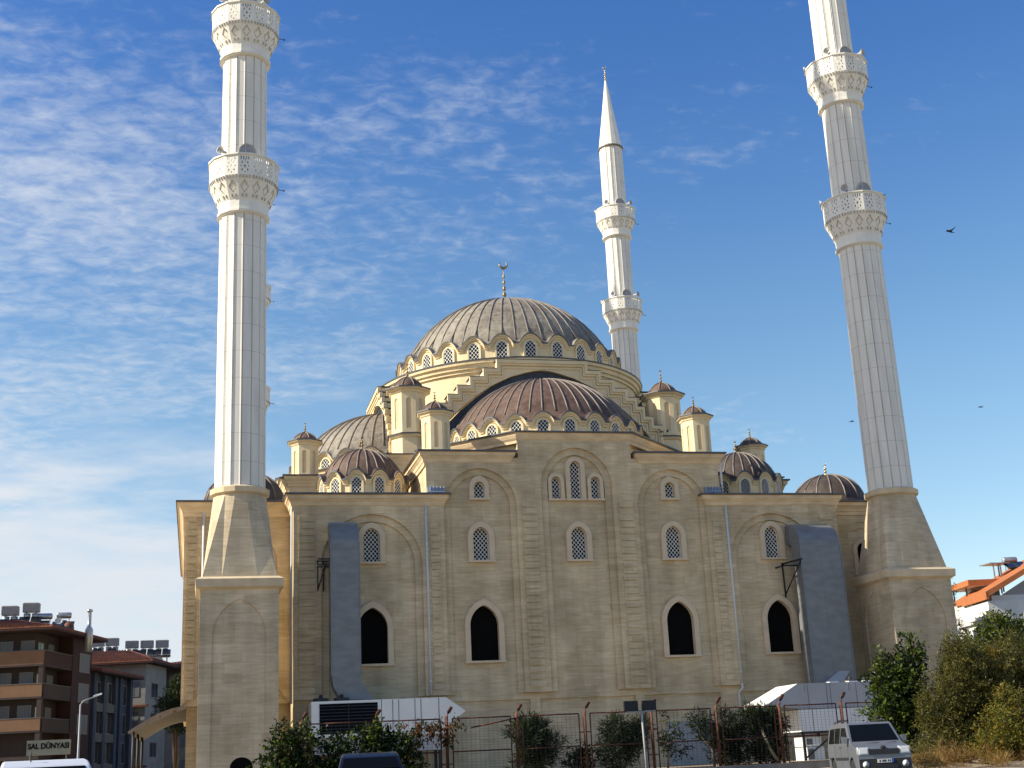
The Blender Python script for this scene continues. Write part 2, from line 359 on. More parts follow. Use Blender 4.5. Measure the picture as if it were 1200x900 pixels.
def finial(mb, x, y, z, h, r, m=0, crescent=True, ang=0.0):
    prof = [(r*.9, z-.1), (r*.9, z+.04*h)]
    nb = 5 if h > 2 else 3; zz = z+.04*h
    for i in range(nb):
        bh = h*.7/nb; br = r*(1.0-.13*i)
        prof += [(br*.35, zz), (br*.8, zz+bh*.22), (br, zz+bh*.42), (br*.8, zz+bh*.62), (br*.3, zz+bh*.85)]; zz += bh
    prof += [(r*.16, zz), (r*.12, z+h*.86)]
    mb.lathe(prof, 8, x, y, m)
    if crescent:
        R = h*.085; c = Vector((x, y, z+h*.86+R)); L = []
        for i in range(13):
            a = pi/2+radians(35)+radians(290)*i/12; t = R*.34*sin(pi*i/12)+.006
            p = c+Vector((cos(ang)*cos(a)*R, sin(ang)*cos(a)*R, sin(a)*R)); L.append((p, t))
        mb.tube([p for p, t in L], [t for p, t in L], 5, m)

# ------------------------------------------------------------------ the ground
def ground():
    mb = MB(); mb.add([(-3000, -3000, -.03), (3000, -3000, -.03), (3000, 3000, -.03), (-3000, 3000, -.03)], [(0, 1, 2, 3)])
    mb.build('ground', DUST)['kind'] = 'structure'
    mb = MB(); mb.add([(-80, -60, -.026), (60, -60, -.026), (60, -23.7, -.026), (-80, -23.7, -.026)], [(0, 1, 2, 3)]); mb.build('road', ASPH)['kind'] = 'structure'
    mb = MB(); mb.box(-60, 45, -23.6, -23.3, -.02, .48); mb.build('kerb', KERB)['kind'] = 'structure'
    mb = MB(); mb.box(-60, 45, -23.3, 6, -.02, .42); mb.build('yard', SOIL)['kind'] = 'structure'
    L = []
    mb = MB(); nx, ny = 30, 14
    for j in range(ny+1):
        for i in range(nx+1):
            x = 1.2+i*.8; y = -39+j*1.1
            e = min(1, i/4)*min(1, j/3)
            L.append((x, y, -.02+(.12+.10*sin(x*1.7+y)+.1*sin(y*2.3))*e))
    mb.add(L, [(j*(nx+1)+i, j*(nx+1)+i+1, (j+1)*(nx+1)+i+1, (j+1)*(nx+1)+i) for j in range(ny) for i in range(nx)], 0, True)
    mb.build('verge', SOIL)['kind'] = 'structure'
    mb = MB()
    for i in range(9):
        mb.add([(-30+i*3.2, -50, -.022), (-29.88+i*3.2, -50, -.022), (-29.88+i*3.2, -45, -.022), (-30+i*3.2, -45, -.022)], [(0, 1, 2, 3)])
    mb.build('parking_lines', mat('road_paint', (.7, .7, .68), .8, .15, 4))['kind'] = 'structure'
ground()
# ------------------------------------------------------------------ the mosque
XC, YC = .15, 18.2
MQ = thing('mosque', 'large cream stone mosque with a ribbed lead main dome, half domes and corner turrets', 'mosque', (0, 18.2, 0))
def ROT(k): return Matrix.Translation((XC, YC, 0)) @ Matrix.Rotation(radians(k), 4, 'Z') @ Matrix.Translation((-XC, -YC, 0))

def outline_with_arches(top, arches, zb, x0, x1):
    """wall sheet whose lower edge is notched by arches; top given right to left"""
    p = [(x0, zb)]
    for a in arches: p += a
    p += [(x1, zb)] + top
    return clean(p)
TOP = [(18.2, 17.1), (9.9, 17.1), (9.9, 20.0), (3.85, 20.0), (3.85, 21.3), (-3.85, 21.3), (-3.85, 20.0), (-9.9, 20.0), (-9.9, 17.1), (-18.2, 17.1)]
WIN = []      # (cx, z0, half width, spring, apex, frame half, frame top)
for sx in (-1, 1):
    WIN += [(6.45*sx, 17.41, .34, 18.12, 18.47, .64, 18.86, 0), (6.45*sx, 13.42, .52, 14.9, 15.53, .85, 15.86, 0), (6.45*sx, 7.2, .91, 9.35, 10.6, 1.24, 10.98, 1),
            (13.4*sx, 13.39, .52, 14.88, 15.5, .85, 15.83, 0), (13.4*sx, 7.2, .91, 9.3, 10.58, 1.24, 10.96, 1)]
WIN += [(0, 13.41, .52, 14.9, 15.52, .85, 15.84, 0), (0, 17.36, .36, 19.5, 19.86, .66, 20.14, 0), (-1.33, 17.36, .31, 18.52, 18.82, .54, 19.06, 0), (1.33, 17.36, .31, 18.52, 18.82, .54, 19.06, 0)]
def facade():
    F = FR()
    holes = [clean(arch(c, fh-.02, z0, zs, ft-.02)) for c, z0, hw, zs, za, fh, ft, k in WIN]
    mb = MB()
    mb.plate(clean([(-18.2, 4.8), (18.2, 4.8)]+TOP), holes, .20, .5, 0, F)
    a_in = [arch(-13.4, 2.68, 5.2, 13.2, 15.9), arch(-6.45, 1.97, 5.2, 16.85, 18.87), arch(0, 1.94, 5.2, 18.2, 20.26), arch(6.45, 1.97, 5.2, 16.85, 18.87), arch(13.4, 2.68, 5.2, 13.2, 15.9)]
    a_out = [arch(-13.4, 3.12, 5.2, 13.2, 16.33), arch(-6.45, 2.37, 5.2, 16.85, 19.31), arch(0, 2.4, 5.2, 18.2, 20.72), arch(6.45, 2.37, 5.2, 16.85, 19.31), arch(13.4, 3.12, 5.2, 13.2, 16.33)]
    mb.plate(outline_with_arches(TOP, a_in, 5.2, -18.2, 18.2), (), .06, .197, 0, F)
    mb.plate(outline_with_arches(TOP, a_out, 5.2, -18.2, 18.2), (), -.12, .057, 0, F)
    # pier courses between the arches
    def courses(x0, x1, z0, z1):
        z = z0; i = 0
        while z+.37 < z1:
            e = .012*((i*7) % 3); mb.box(x0+e, x1-e, -.19, -.116, z, z+.345); z += .43; i += 1
    for sx in (-1, 1):
        for a, b, z1 in ((2.75, 3.75, 17.3), (9.15, 9.75, 16.2), (10.2, 10.28, 5.4), (16.9, 17.9, 16.4)):
            x0, x1 = sorted((a*sx, b*sx)); courses(x0, x1, 5.55, z1)
        for a, b in ((3.1, 3.72), (8.85, 10.2), (17.4, 18.2)):
            x0, x1 = sorted((a*sx, b*sx)); mb.box(x0, x1, .16, .5, 0, 4.8)
    mb.box(-18.2, 18.2, .34, .5, 0, 4.8)
    mb.build('front_wall', [STONE], MQ)
    # windows
    for i, (c, z0, hw, zs, za, fh, ft, kind) in enumerate(WIN):
        inner = clean(arch(c, hw, z0, zs, za)); M = F
        g = MB(); g.plate(inner, (), .47, .49, 0, M); w = g.build('window', [BLACK if kind else GLASS], MQ)
        f = MB(); f.plate(clean(arch(c, fh, z0-.001, zs, ft)), [clean(arch(c, hw-.002, z0+.001, zs, za-.002))], .03, .46, 0, M); f.build('frame', [PINK], w)
        s = MB(); ext = .14
        s.box(c-fh-ext*.3, c+fh+ext*.3, -.02, .46, z0-.14, z0-.003)
        s.build('sill', [PINK], w)
        if not kind:
            l = MB(); lattice(l, clean(arch(c, hw-.012, z0+.003, zs, za-.015)), .25, .29, .028, .36, .41, 0, M); l.build('lattice', [WHITE], w)
facade()

def masses():
    mb = MB()
    mb.box(-18.2, 18.2, .5, 36.4, 0, 17.1); mb.box(-18.19, 18.19, .52, 36.3, 17.1, 17.62, 1)
    mb.build('lower_block', [STONE, ROOFL], MQ)
    for k in (0, -90, 90):
        R = ROT(k); sh = Matrix.Translation((-XC, 0, 0)) if k == 0 else Matrix.Translation((0, 0, 0))
        mb = MB(R)
        ox = -XC if k == 0 else 0
        for sx in (-1, 1):
            x0, x1 = sorted((XC+ox+3.85*sx, XC+ox+9.9*sx)); y0 = .5 if k == 0 else 0
            mb.box(x0, x1, y0, 7.5, 17.5, 20.0, 0)
            mb.box(x0+.05, x1-.05, y0+.02, 7.6, 20.0, 20.42, 1)
            px = XC+ox
            a = [(px-9.9, 7.5), (px-9.9, 0), (px-4.5, 0), (px-4.5, .6)]
            if sx > 0: a = [(2*px-x, y) for x, y in reversed(a)]
            cornice(mb, a, 20.4, ms=(2, 3))
        # octagonal base of the half dome
        y0 = .5 if k == 0 else 0
        px = XC+ox; o = [(px-3.85, y0), (px+3.85, y0), (px+9.3, 5.45), (px+9.3, 8.5), (px-9.3, 8.5), (px-9.3, 5.45)]
        mb.loops([[(x, y, 17.5) for x, y in o], [(x, y, 21.4) for x, y in o]], 2)
        mb.loops([[(x, y+.1, 21.4) for x, y in o], [(px+(x-px)*.97, y+.1, 21.78) for x, y in o]], 1)
        cornice(mb, [(px-9.4, 5.55), (px-3.85, 0), (px+3.85, 0), (px+9.4, 5.55)], 21.74, ms=(2, 3), prof=[(0, -.75), (.08, -.75), (.10, -.58), (.2, -.45), (.3, -.25), (.32, -.1), (.42, -.1), (.46, -.06), (.47, .02), (.35, .05), (-.35, .08)])
        mb.build('exedra_base', [STONE if k == 0 else PLASTER, ROOFL, CORN if k == 0 else PLASTER, EAVE], MQ)
    # low cornices of the wings
    for p in ([(-18.2, 9), (-18.2, 0), (-8.95, 0), (-8.95, .6)], [(8.95, .6), (8.95, 0), (18.2, 0), (18.2, 9)]):
        mb = MB(); cornice(mb, p, 17.6); mb.build('wing_cornice', [CORN, EAVE], MQ)
    for s in (-1, 1):
        mb = MB()
        v = [(-9.88*s, -.5, 17.66), (-8.75*s, -.5, 17.66), (-8.75*s, .0, 17.66), (-9.88*s, 0, 17.66), (-9.88*s, -.30, 18.05), (-8.85*s, -.30, 18.0), (-8.85*s, 0, 18.0), (-9.88*s, 0, 18.05)]
        mb.add(v, [(0, 1, 5, 4), (1, 2, 6, 5), (4, 5, 6, 7), (3, 0, 4, 7), (2, 3, 7, 6)])
        for q in range(5):
            xx = (-9.7+q*.22)*s
            mb.box(min(xx, xx+.03*s), max(xx, xx+.03*s), -.46, -.02, 17.7, 18.07)
        mb.build('lead_flashing', [mat('flashing', (.30, .34, .40), .5, .15, 2, metal=.4)], MQ)
    # the core under the main dome
    mb = MB()
    mb.box(XC-9.9, XC+9.9, YC-9.9, YC+9.9, 17.5, 24.2, 0)
    mb.lathe([(10.2, 22), (10.2, 28.55), (10.36, 28.55), (10.36, 28.75), (10.52, 28.8), (10.56, 29.05), (10.72, 29.1), (10.76, 29.3)], 96, XC, YC, 0, False, caps=False)
    mb.lathe([(10.8, 29.3), (10.82, 29.4), (10.6, 29.46), (8.5, 29.62)], 96, XC, YC, 1, False, caps=False)
    mb.build('main_drum_base', [PLASTER, EAVE], MQ)
    # galleries set back on both sides
    zb = 5.2
    for s in (-1, 1):
        mb = MB()
        x0, x1 = sorted((18.2*s, 24.7*s))
        a0, a1 = sorted((18.2*s, 24.35*s)); mb.box(a0, a1, 3.0, 34, 0, zb)
        mb.box(x0, x1, 2.9, 34, zb, 17.05)
        mb.box(x0+.02, x1-.02, 2.95, 33.9, 17.05, 17.66, 1)
        F = FR(0, 2.5)
        A = arch(21.4*s, 2.35, 6.2, 13.7, 16.2); B = arch(21.4*s, 1.95, 6.2, 13.7, 15.75)
        wz = clean(arch(21.4*s, .75, 12.6, 14.2, 14.95))
        mb.plate([(x0, zb), (x1, zb), (x1, 17.05), (x0, 17.05)], [wz], .16, .4, 0, F)
        for ar, w0, w1 in ((B, .08, .157), (A, 0, .077)):
            mb.plate(clean([(x0, zb)]+ar+[(x1, zb), (x1, 17.05), (x0, 17.05)]), (), w0, w1, 0, F)
        z = 5.6; q = sorted((23.95*s, 24.55*s))
        while z < 16.6: mb.box(q[0], q[1], 2.43, 2.503, z, z+.345); z += .43
        p = [(-24.7, 34), (-24.7, 2.5), (-18.3, 2.5)]
        if s > 0: p = [(-x, y) for x, y in reversed(p)]
        cornice(mb, p, 17.62, ms=(2, 3))
        mb.build('side_gallery', [STONE, ROOFL, CORN, EAVE], MQ)
    for s in (-1, 1):
        F = FR(0, 2.5); c = 21.4*s
        g = MB(); g.plate(clean(arch(c, .5, 12.6, 14.2, 14.75)), (), .4, .42, 0, F); w = g.build('window', [BLACK], MQ)
        f = MB(); f.plate(clean(arch(c, .8, 12.6, 14.2, 15.0)), [clean(arch(c, .5, 12.605, 14.2, 14.75))], .05, .39, 0, F); f.build('frame', [PINK], w)
        f = MB(); f.box(c-.9, c+.9, 2.45, 2.9, 12.46, 12.597); f.build('sill', [PINK], w)
masses()

def drum_window(parent, x, y, ang, w, z0, z1, first=None):
    """window on a round drum; one mesh shared by the whole ring, glass with its lattice as a child"""
    if first is not None: return dup_part(first, parent, Vector((x, y, 0))-ORG[parent], ang)
    o = clean(arch(0, w/2, z0, z1-w*.5, z1, 8)); F = FR()
    g = MB(); g.plate(o, (), -.035, .0, 0, F)
    win = g.build('window', [GLASS], parent, local=True); win.location = Vector((x, y, 0))-ORG[parent]; win.rotation_euler = (0, 0, ang)
    l = MB(); lattice(l, clean(arch(0, w/2-.005, z0+.003, z1-w*.5, z1-.006, 8)), w/3.0, w/2.6, w*.030, -.085, -.04, 0, F); l.build('lattice', [WHITE], win, local=True)
    f = MB(); f.plate(clean(arch(0, w/2+.12, z0-.1, z1-w*.5, z1+.12, 8)), [o], -.12, .02, 0, F); f.build('frame', [PLASTER], win, local=True)
    return win

def scalloped_dome(kind, cx, cy, rw, zb, zl, zp, n, ph, a0, a1, rc, zc, za, win, proj=.32, lead=None, M=None, fin=0, ns=18, wskip=None, ribs=2):
    """drum with arched eaves, sheet lead dome with rolls. Angles in degrees from the front, clockwise to the right"""
    full = a1-a0 >= 359; d = 360./n
    def ze(t):
        p = ((t-ph)/d+.5) % 1-.5; q = abs(p)/.39
        return zl+(zp-zl)*(cos(q*pi/2)**.7 if q < 1 else 0)
    nt = int((a1-a0)/d*ns); T = [a0+(a1-a0)*i/nt for i in range(nt+1)]
    def P(t, r, z):
        a = radians(t); return (cx+r*sin(a), cy-r*cos(a), z)
    re = rw+proj; h = za-zc; Rs = (rc*rc+h*h)/(2*h); zs0 = za-Rs
    def base(r): return zs0+sqrt(max(0, Rs*Rs-r*r)) if r <= rc else zc+(zl-zc)*(r-rc)/(re-rc)
    dr = MB(M)
    secs = [(rw, lambda t: zb), (rw, lambda t: ze(t)-.34), (rw+.10, lambda t: ze(t)-.32), (rw+.13, lambda t: ze(t)-.20), (rw+proj*.75, lambda t: ze(t)-.16), (rw+proj*.85, lambda t: ze(t)-.08), (re-.01, lambda t: ze(t)-.07)]
    dr.loops([[P(t, r, f(t)) for t in T] for r, f in secs], 0, False, False, closed=False)
    dr.loops([[P(t, re-.01, ze(t)-.07) for t in T], [P(t, re+.035, ze(t)-.06) for t in T], [P(t, re+.035, ze(t)+.03) for t in T], [P(t, re-.03, ze(t)+.05) for t in T]], 1, False, False, closed=False)
    D = dr.build(kind+'_drum', [PLASTER, EAVE], MQ)
    do = MB(M)
    rr = [re-.03+(rc-re+.03)*i/4 for i in range(5)]
    rr += [rc*sin(pi/2*(1-i/16.)) for i in range(1, 16)]+[.02]
    do.loops([[P(t, r, max(base(r), ze(t)+.05 if base(r) < ze(t)+.05 else 0)) for t in T] for r in rr], 0, True, False, closed=False)
    for i in range(int(round((a1-a0)/d*ribs))+(0 if full else 1)):
        t = a0+i*d/ribs + ((ph-a0) % (d/ribs))
        if t > a1: continue
        pts = []
        r = rc*1.0
        rs = [r*(1-i/14.) for i in range(14)]+[.12]
        for q in rs:
            z = max(base(q), ze(t)+.05); pts.append(P(t, q, z+.03))
        do.tube(pts, .058 if rw > 5 else .05, 5, 1)
    DM = do.build(kind, [lead or LEAD, RIB], MQ)
    first = None; k0 = 0
    for k in range(n):
        t = ph+k*d
        while t < a0+1: t += 360
        while t > a1+1e-6: t -= 360
        if t < a0+d*.3 or (not full and t > a1-d*.3): continue
        a = radians(t); x, y = cx+rw*sin(a), cy-rw*cos(a)
        ang = a
        if M is not None:
            v = M @ Vector((x, y, 0)); x, y = v.x, v.y; ang = a+M.to_euler().z
        w = drum_window(D, x, y, ang, *win, first=first)
        first = first or w
    if fin:
        f = MB(M); finial(f, cx, cy, za, fin, .21 if fin > 2 else .13, 0, True, 0); f.build('finial', [BRONZE], DM)
    return D, DM

scalloped_dome('main_dome', XC+.12, YC, 8.75, 29.4, 31.02, 31.78, 26, -2.4, -180, 180, 8.55, 31.4, 37.25, (.84, 29.78, 31.26), .32, LEAD, None, 3.75)
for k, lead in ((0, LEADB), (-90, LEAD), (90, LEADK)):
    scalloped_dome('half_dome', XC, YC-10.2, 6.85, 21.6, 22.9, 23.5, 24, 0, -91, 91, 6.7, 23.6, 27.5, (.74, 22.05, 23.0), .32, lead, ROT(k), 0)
for s in (-1, 1):
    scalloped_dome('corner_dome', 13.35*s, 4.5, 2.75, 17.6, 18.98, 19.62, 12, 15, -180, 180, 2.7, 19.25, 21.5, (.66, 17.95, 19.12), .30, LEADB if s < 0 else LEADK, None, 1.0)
    # gallery domes
    mb = MB(); cx, cy = 20.95*s, 6.0; R = 2.62; zc, za = 18.05, 20.2
    mb.lathe([(R+.18, 17.6), (R+.18, 18.05), (R, 18.12)]+[(R*cos(pi/2*i/12), zc+.07+(za-zc)*sin(pi/2*i/12)) for i in range(1, 12)]+[(.02, za)], 48, cx, cy, 0, True)
    for i in range(16):
        a = 2*pi*i/16; mb.tube([(cx+R*cos(pi/2*j/9)*cos(a), cy+R*cos(pi/2*j/9)*sin(a), zc+.11+(za-zc)*sin(pi/2*j/9)) for j in range(9)], .055, 5, 1)
    g = mb.build('gallery_dome', [LEADK, RIB], MQ)
    f = MB(); finial(f, cx, cy, za, 1.0, .14); f.build('finial', [GOLD], g)

def gables():
    st = [(3.3, 28.98), (4.3, 28.27), (5.3, 27.62), (6.25, 26.95), (6.95, 26.27), (7.5, 25.6), (8.1, 24.86), (8.75, 24.2)]
    def steps(dx, dz):
        p = []; z = st[0][1]
        for i, (x, zz) in enumerate(st):
            p.append((x-dx, zz-dz))
            nz = st[i+1][1] if i+1 < len(st) else 22.6
            p.append((x-dx, nz-dz if i+1 < len(st) else 22.6))
        return p           # from top middle down the right side
    ctl = [(0, 28.34), (.6, 28.28), (1.3, 28.12), (2.4, 27.78), (3.7, 27.15), (5.0, 26.28), (6.2, 25.3), (7.2, 24.3), (7.9, 23.4), (8.3, 22.6)]
    for k in (0, -90, 90):
        M = ROT(k)@FR(XC, YC-10.75)
        def poly(dx, dz, inner):
            r = steps(dx, dz); l = [(-x, z) for x, z in reversed(r)]
            return clean(l+r+[(x, z) for x, z in reversed(inner)]+[(-x, z) for x, z in inner[1:]])
        mb = MB(); mb.plate(poly(0, 0, ctl), (), 0, 1.3, 0, M)
        def band(d0, d1, w):
            r = steps(*d0); l = [(-x, z) for x, z in reversed(r)]; r2 = steps(*d1); l2 = [(-x, z) for x, z in reversed(r2)]
            mb.plate(clean(l+r+list(reversed(l2+r2))), (), w, -.001, 0, M)
        band((-.10, -.06), (.10, .20), -.24); band((.10, .20), (.24, .36), -.14); band((.30, .46), (.42, .58), -.07)
        # lead capping of the steps
        top = steps(-.105, -.065)
        cap = [(-x, z) for x, z in reversed(top)]+top; cap = clean(cap)
        for i in range(len(cap)-1):
            (x0, z0), (x1, z1) = cap[i], cap[i+1]
            if abs(z0-z1) < 1e-6: mb.add([(x0, z0, -.28), (x1, z0, -.28), (x1, z0, 1.3), (x0, z0, 1.3), (x0, z0+.03, -.28), (x1, z0+.03, -.28), (x1, z0+.03, 1.3), (x0, z0+.03, 1.3)], [(0, 1, 5, 4), (4, 5, 6, 7), (0, 1, 2, 3), (0, 3, 7, 4), (1, 2, 6, 5)], 1, M=M)
        mb.build('stepped_gable', [PLASTER, EAVE], MQ)
        mb = MB(); inn = [(x*.985, z-.04) for x, z in ctl]
        mb.plate(clean([(-x, z) for x, z in reversed(inn)]+inn[1:]), (), .28, .4, 0, M)
        # raised lead joints along the arch
        for i in range(1, len(ctl)-1):
            for s in (-1, 1):
                x, z = ctl[i]; nx, nz = x/8.2, .8; L = sqrt(nx*nx+nz*nz)
                x0, z0, x1, z1 = s*(x-.1), z-.1, s*(x-nx/L*.8), z-nz/L*.8
                tx, tz = (z1-z0), -(x1-x0); l2 = sqrt(tx*tx+tz*tz); tx, tz = tx/l2*.03, tz/l2*.03
                mb.plate([(x0-tx, z0-tz), (x1-tx, z1-tz), (x1+tx, z1+tz), (x0+tx, z0+tz)], (), .24, .28, 0, M)
        mb.build('arch_band', [DARKL], MQ)
gables()

def turret(x, y, r, z0, zl, ze, za, fin, base=None, phase=.5, cap=LEADB):
    """octagonal turret: niches on every face, ledge, eave, ribbed cap, finial"""
    mb = MB(); n = 8
    def oct(rr, z): return [(x+rr*cos(2*pi*(j+phase)/n), y+rr*sin(2*pi*(j+phase)/n), z) for j in range(n)]
    if zl is not None:
        mb.loops([oct(r*1.02, z0), oct(r*1.02, zl-.28)], 0)
        mb.loops([oct(r*1.02, zl-.28), oct(r*1.12, zl-.22), oct(r*1.2, zl-.08), oct(r*1.25, zl-.08)], 0)
        mb.loops([oct(r*1.25, zl-.08), oct(r*1.26, zl), oct(r*1.0, zl+.1)], 1)
        zs = zl+.08
    else:
        zs = z0
    ri = r-.05; mb.loops([oct(ri, zs), oct(ri, ze-.35)], 2)
    ap = r*cos(pi/8); hw = r*sin(pi/8)
    for j in range(n):
        a = 2*pi*(j+phase+.5)/n; ang = a+pi/2
        F = FR(x+ap*cos(a), y+ap*sin(a), 0, ang)
        wz = min(.34*hw*1.1, .3)
        mb.plate([(-hw, zs), (hw, zs), (hw, ze-.35), (-hw, ze-.35)], [clean(arch(0, wz, zs+.3, ze-.75-wz, ze-.72, 8))], 0, .12, 0, F)
    mb.loops([oct(r, ze-.35), oct(r*1.06, ze-.32), oct(r*1.1, ze-.2), oct(r*1.24, ze-.12), oct(r*1.3, ze-.05)], 0)
    t = mb.build('turret', [PLASTER, EAVE, PLASTER_N], MQ)
    c = MB(); rc = r*.86; h = za-ze
    def ring(rr, z): return [(x+rr*cos(2*pi*(j/24.)), y+rr*sin(2*pi*(j/24.)), z) for j in range(24)]
    c.loops([oct(r*1.3, ze-.05), oct(r*1.34, ze-.03), oct(r*1.34, ze+.05), oct(r*.86, ze+.17)], 1)
    R = (rc*rc+h*h)/(2*h) if h < rc else rc
    prof = [(rc*(.62*cos(pi/2*i/8)+.38*(1-i/8.)), ze+.14+(h-.14)*(.62*sin(pi/2*i/8)+.38*i/8.)) for i in range(8)]+[(.02, za)]
    c.loops([ring(q, z) for q, z in prof], 0, True)
    for j in range(n):
        a = 2*pi*(j+phase)/n
        c.tube([(x+q*cos(a), y+q*sin(a), z+.02) for q, z in prof], .05, 5, 2)
    cp = c.build('turret_cap', [cap, EAVE, RIB], t)
    f = MB(); finial(f, x, y, za-.02, fin, .10); f.build('finial', [BRONZE], cp)
    return t
for s in (-1, 1):
    xb = 9.6*s+XC*.5
    turret(xb, 8.6, 1.3, 21.9, 23.5, 26.85, 27.95, 1.05, phase=.5-.16)
    turret(9.0*s, .95, .98, 20.4, None, 23.15, 23.95, .75, phase=.5-.16)
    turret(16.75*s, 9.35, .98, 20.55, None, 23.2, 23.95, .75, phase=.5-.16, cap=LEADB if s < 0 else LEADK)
    mb = MB(); x = xb
    mb.box(x-1.55, x+1.55, 7.0, 10.4, 19.5, 21.5, 0)
    cornice(mb, [(x-1.55, 10.4), (x-1.55, 7.0), (x+1.55, 7.0), (x+1.55, 10.4)], 21.85, ms=(0, 1), scale=.7)
    mb.box(x-1.5, x+1.5, 7.05, 10.35, 21.5, 21.88, 1)
    mb.build('turret_plinth', [PLASTER, EAVE], MQ); mb = MB()
    x = 16.75*s
    mb.box(x-1.2, x+1.2, 8.0, 10.8, 17.5, 20.2, 0); mb.box(x-1.15, x+1.15, 8.05, 10.75, 20.2, 20.58, 1)
    cornice(mb, [(x-1.2, 10.8), (x-1.2, 8.0), (x+1.2, 8.0), (x+1.2, 10.8)], 20.55, ms=(0, 1), scale=.8)
    mb.build('turret_plinth', [PLASTER, EAVE], MQ)

def downpipes():
    for s, x, zb in ((-1, -9.98, 5.25), (1, 10.2, 5.3)):
        mb = MB(); pts = [(x, -.16, 16.85), (x, -.16, zb)]
        mb.tube(pts, .075, 8)
        if s > 0: mb.tube([(x, -.16, zb+.05), (x+.02, -.16, 5.0), (x-.18, .02, 4.75), (x-.18, .05, 1.2)], .075, 8)
        for q in range(6): mb.lathe([(.1, 6+q*2), (.1, 6.08+q*2)], 8, x, -.16)
        mb.build('downpipe', [PIPE], MQ)
    mb = MB(); mb.tube([(10.12, -.1, 20.1), (10.12, -.1, 17.7)], .075, 8); mb.build('downpipe', [PIPE], MQ)
    mb = MB(); mb.tube([(-23.55, 2.36, 16.9), (-23.55, 2.36, 5.3)], .075, 8); mb.build('downpipe', [PIPE], MQ)
    mb = MB(); mb.tube([(-18.32, -.06, 16.8), (-18.32, -.06, 5.0)], .06, 8); mb.build('downpipe', [PIPE], MQ)
    mb = MB(); mb.box(5.1, 8.2, .22, .3, .42, 3.1, 0)
    for q in range(14): mb.box(5.1, 8.2, .2, .225, .45+q*.19, .57+q*.19, 0)
    mb.box(5.0, 8.3, .14, .3, 3.1, 3.25, 1)
    mb.build('roller_shutter', [mat('shutter_grey', (.36, .37, .37), .6, .08, 2), TRIM], MQ)
downpipes()
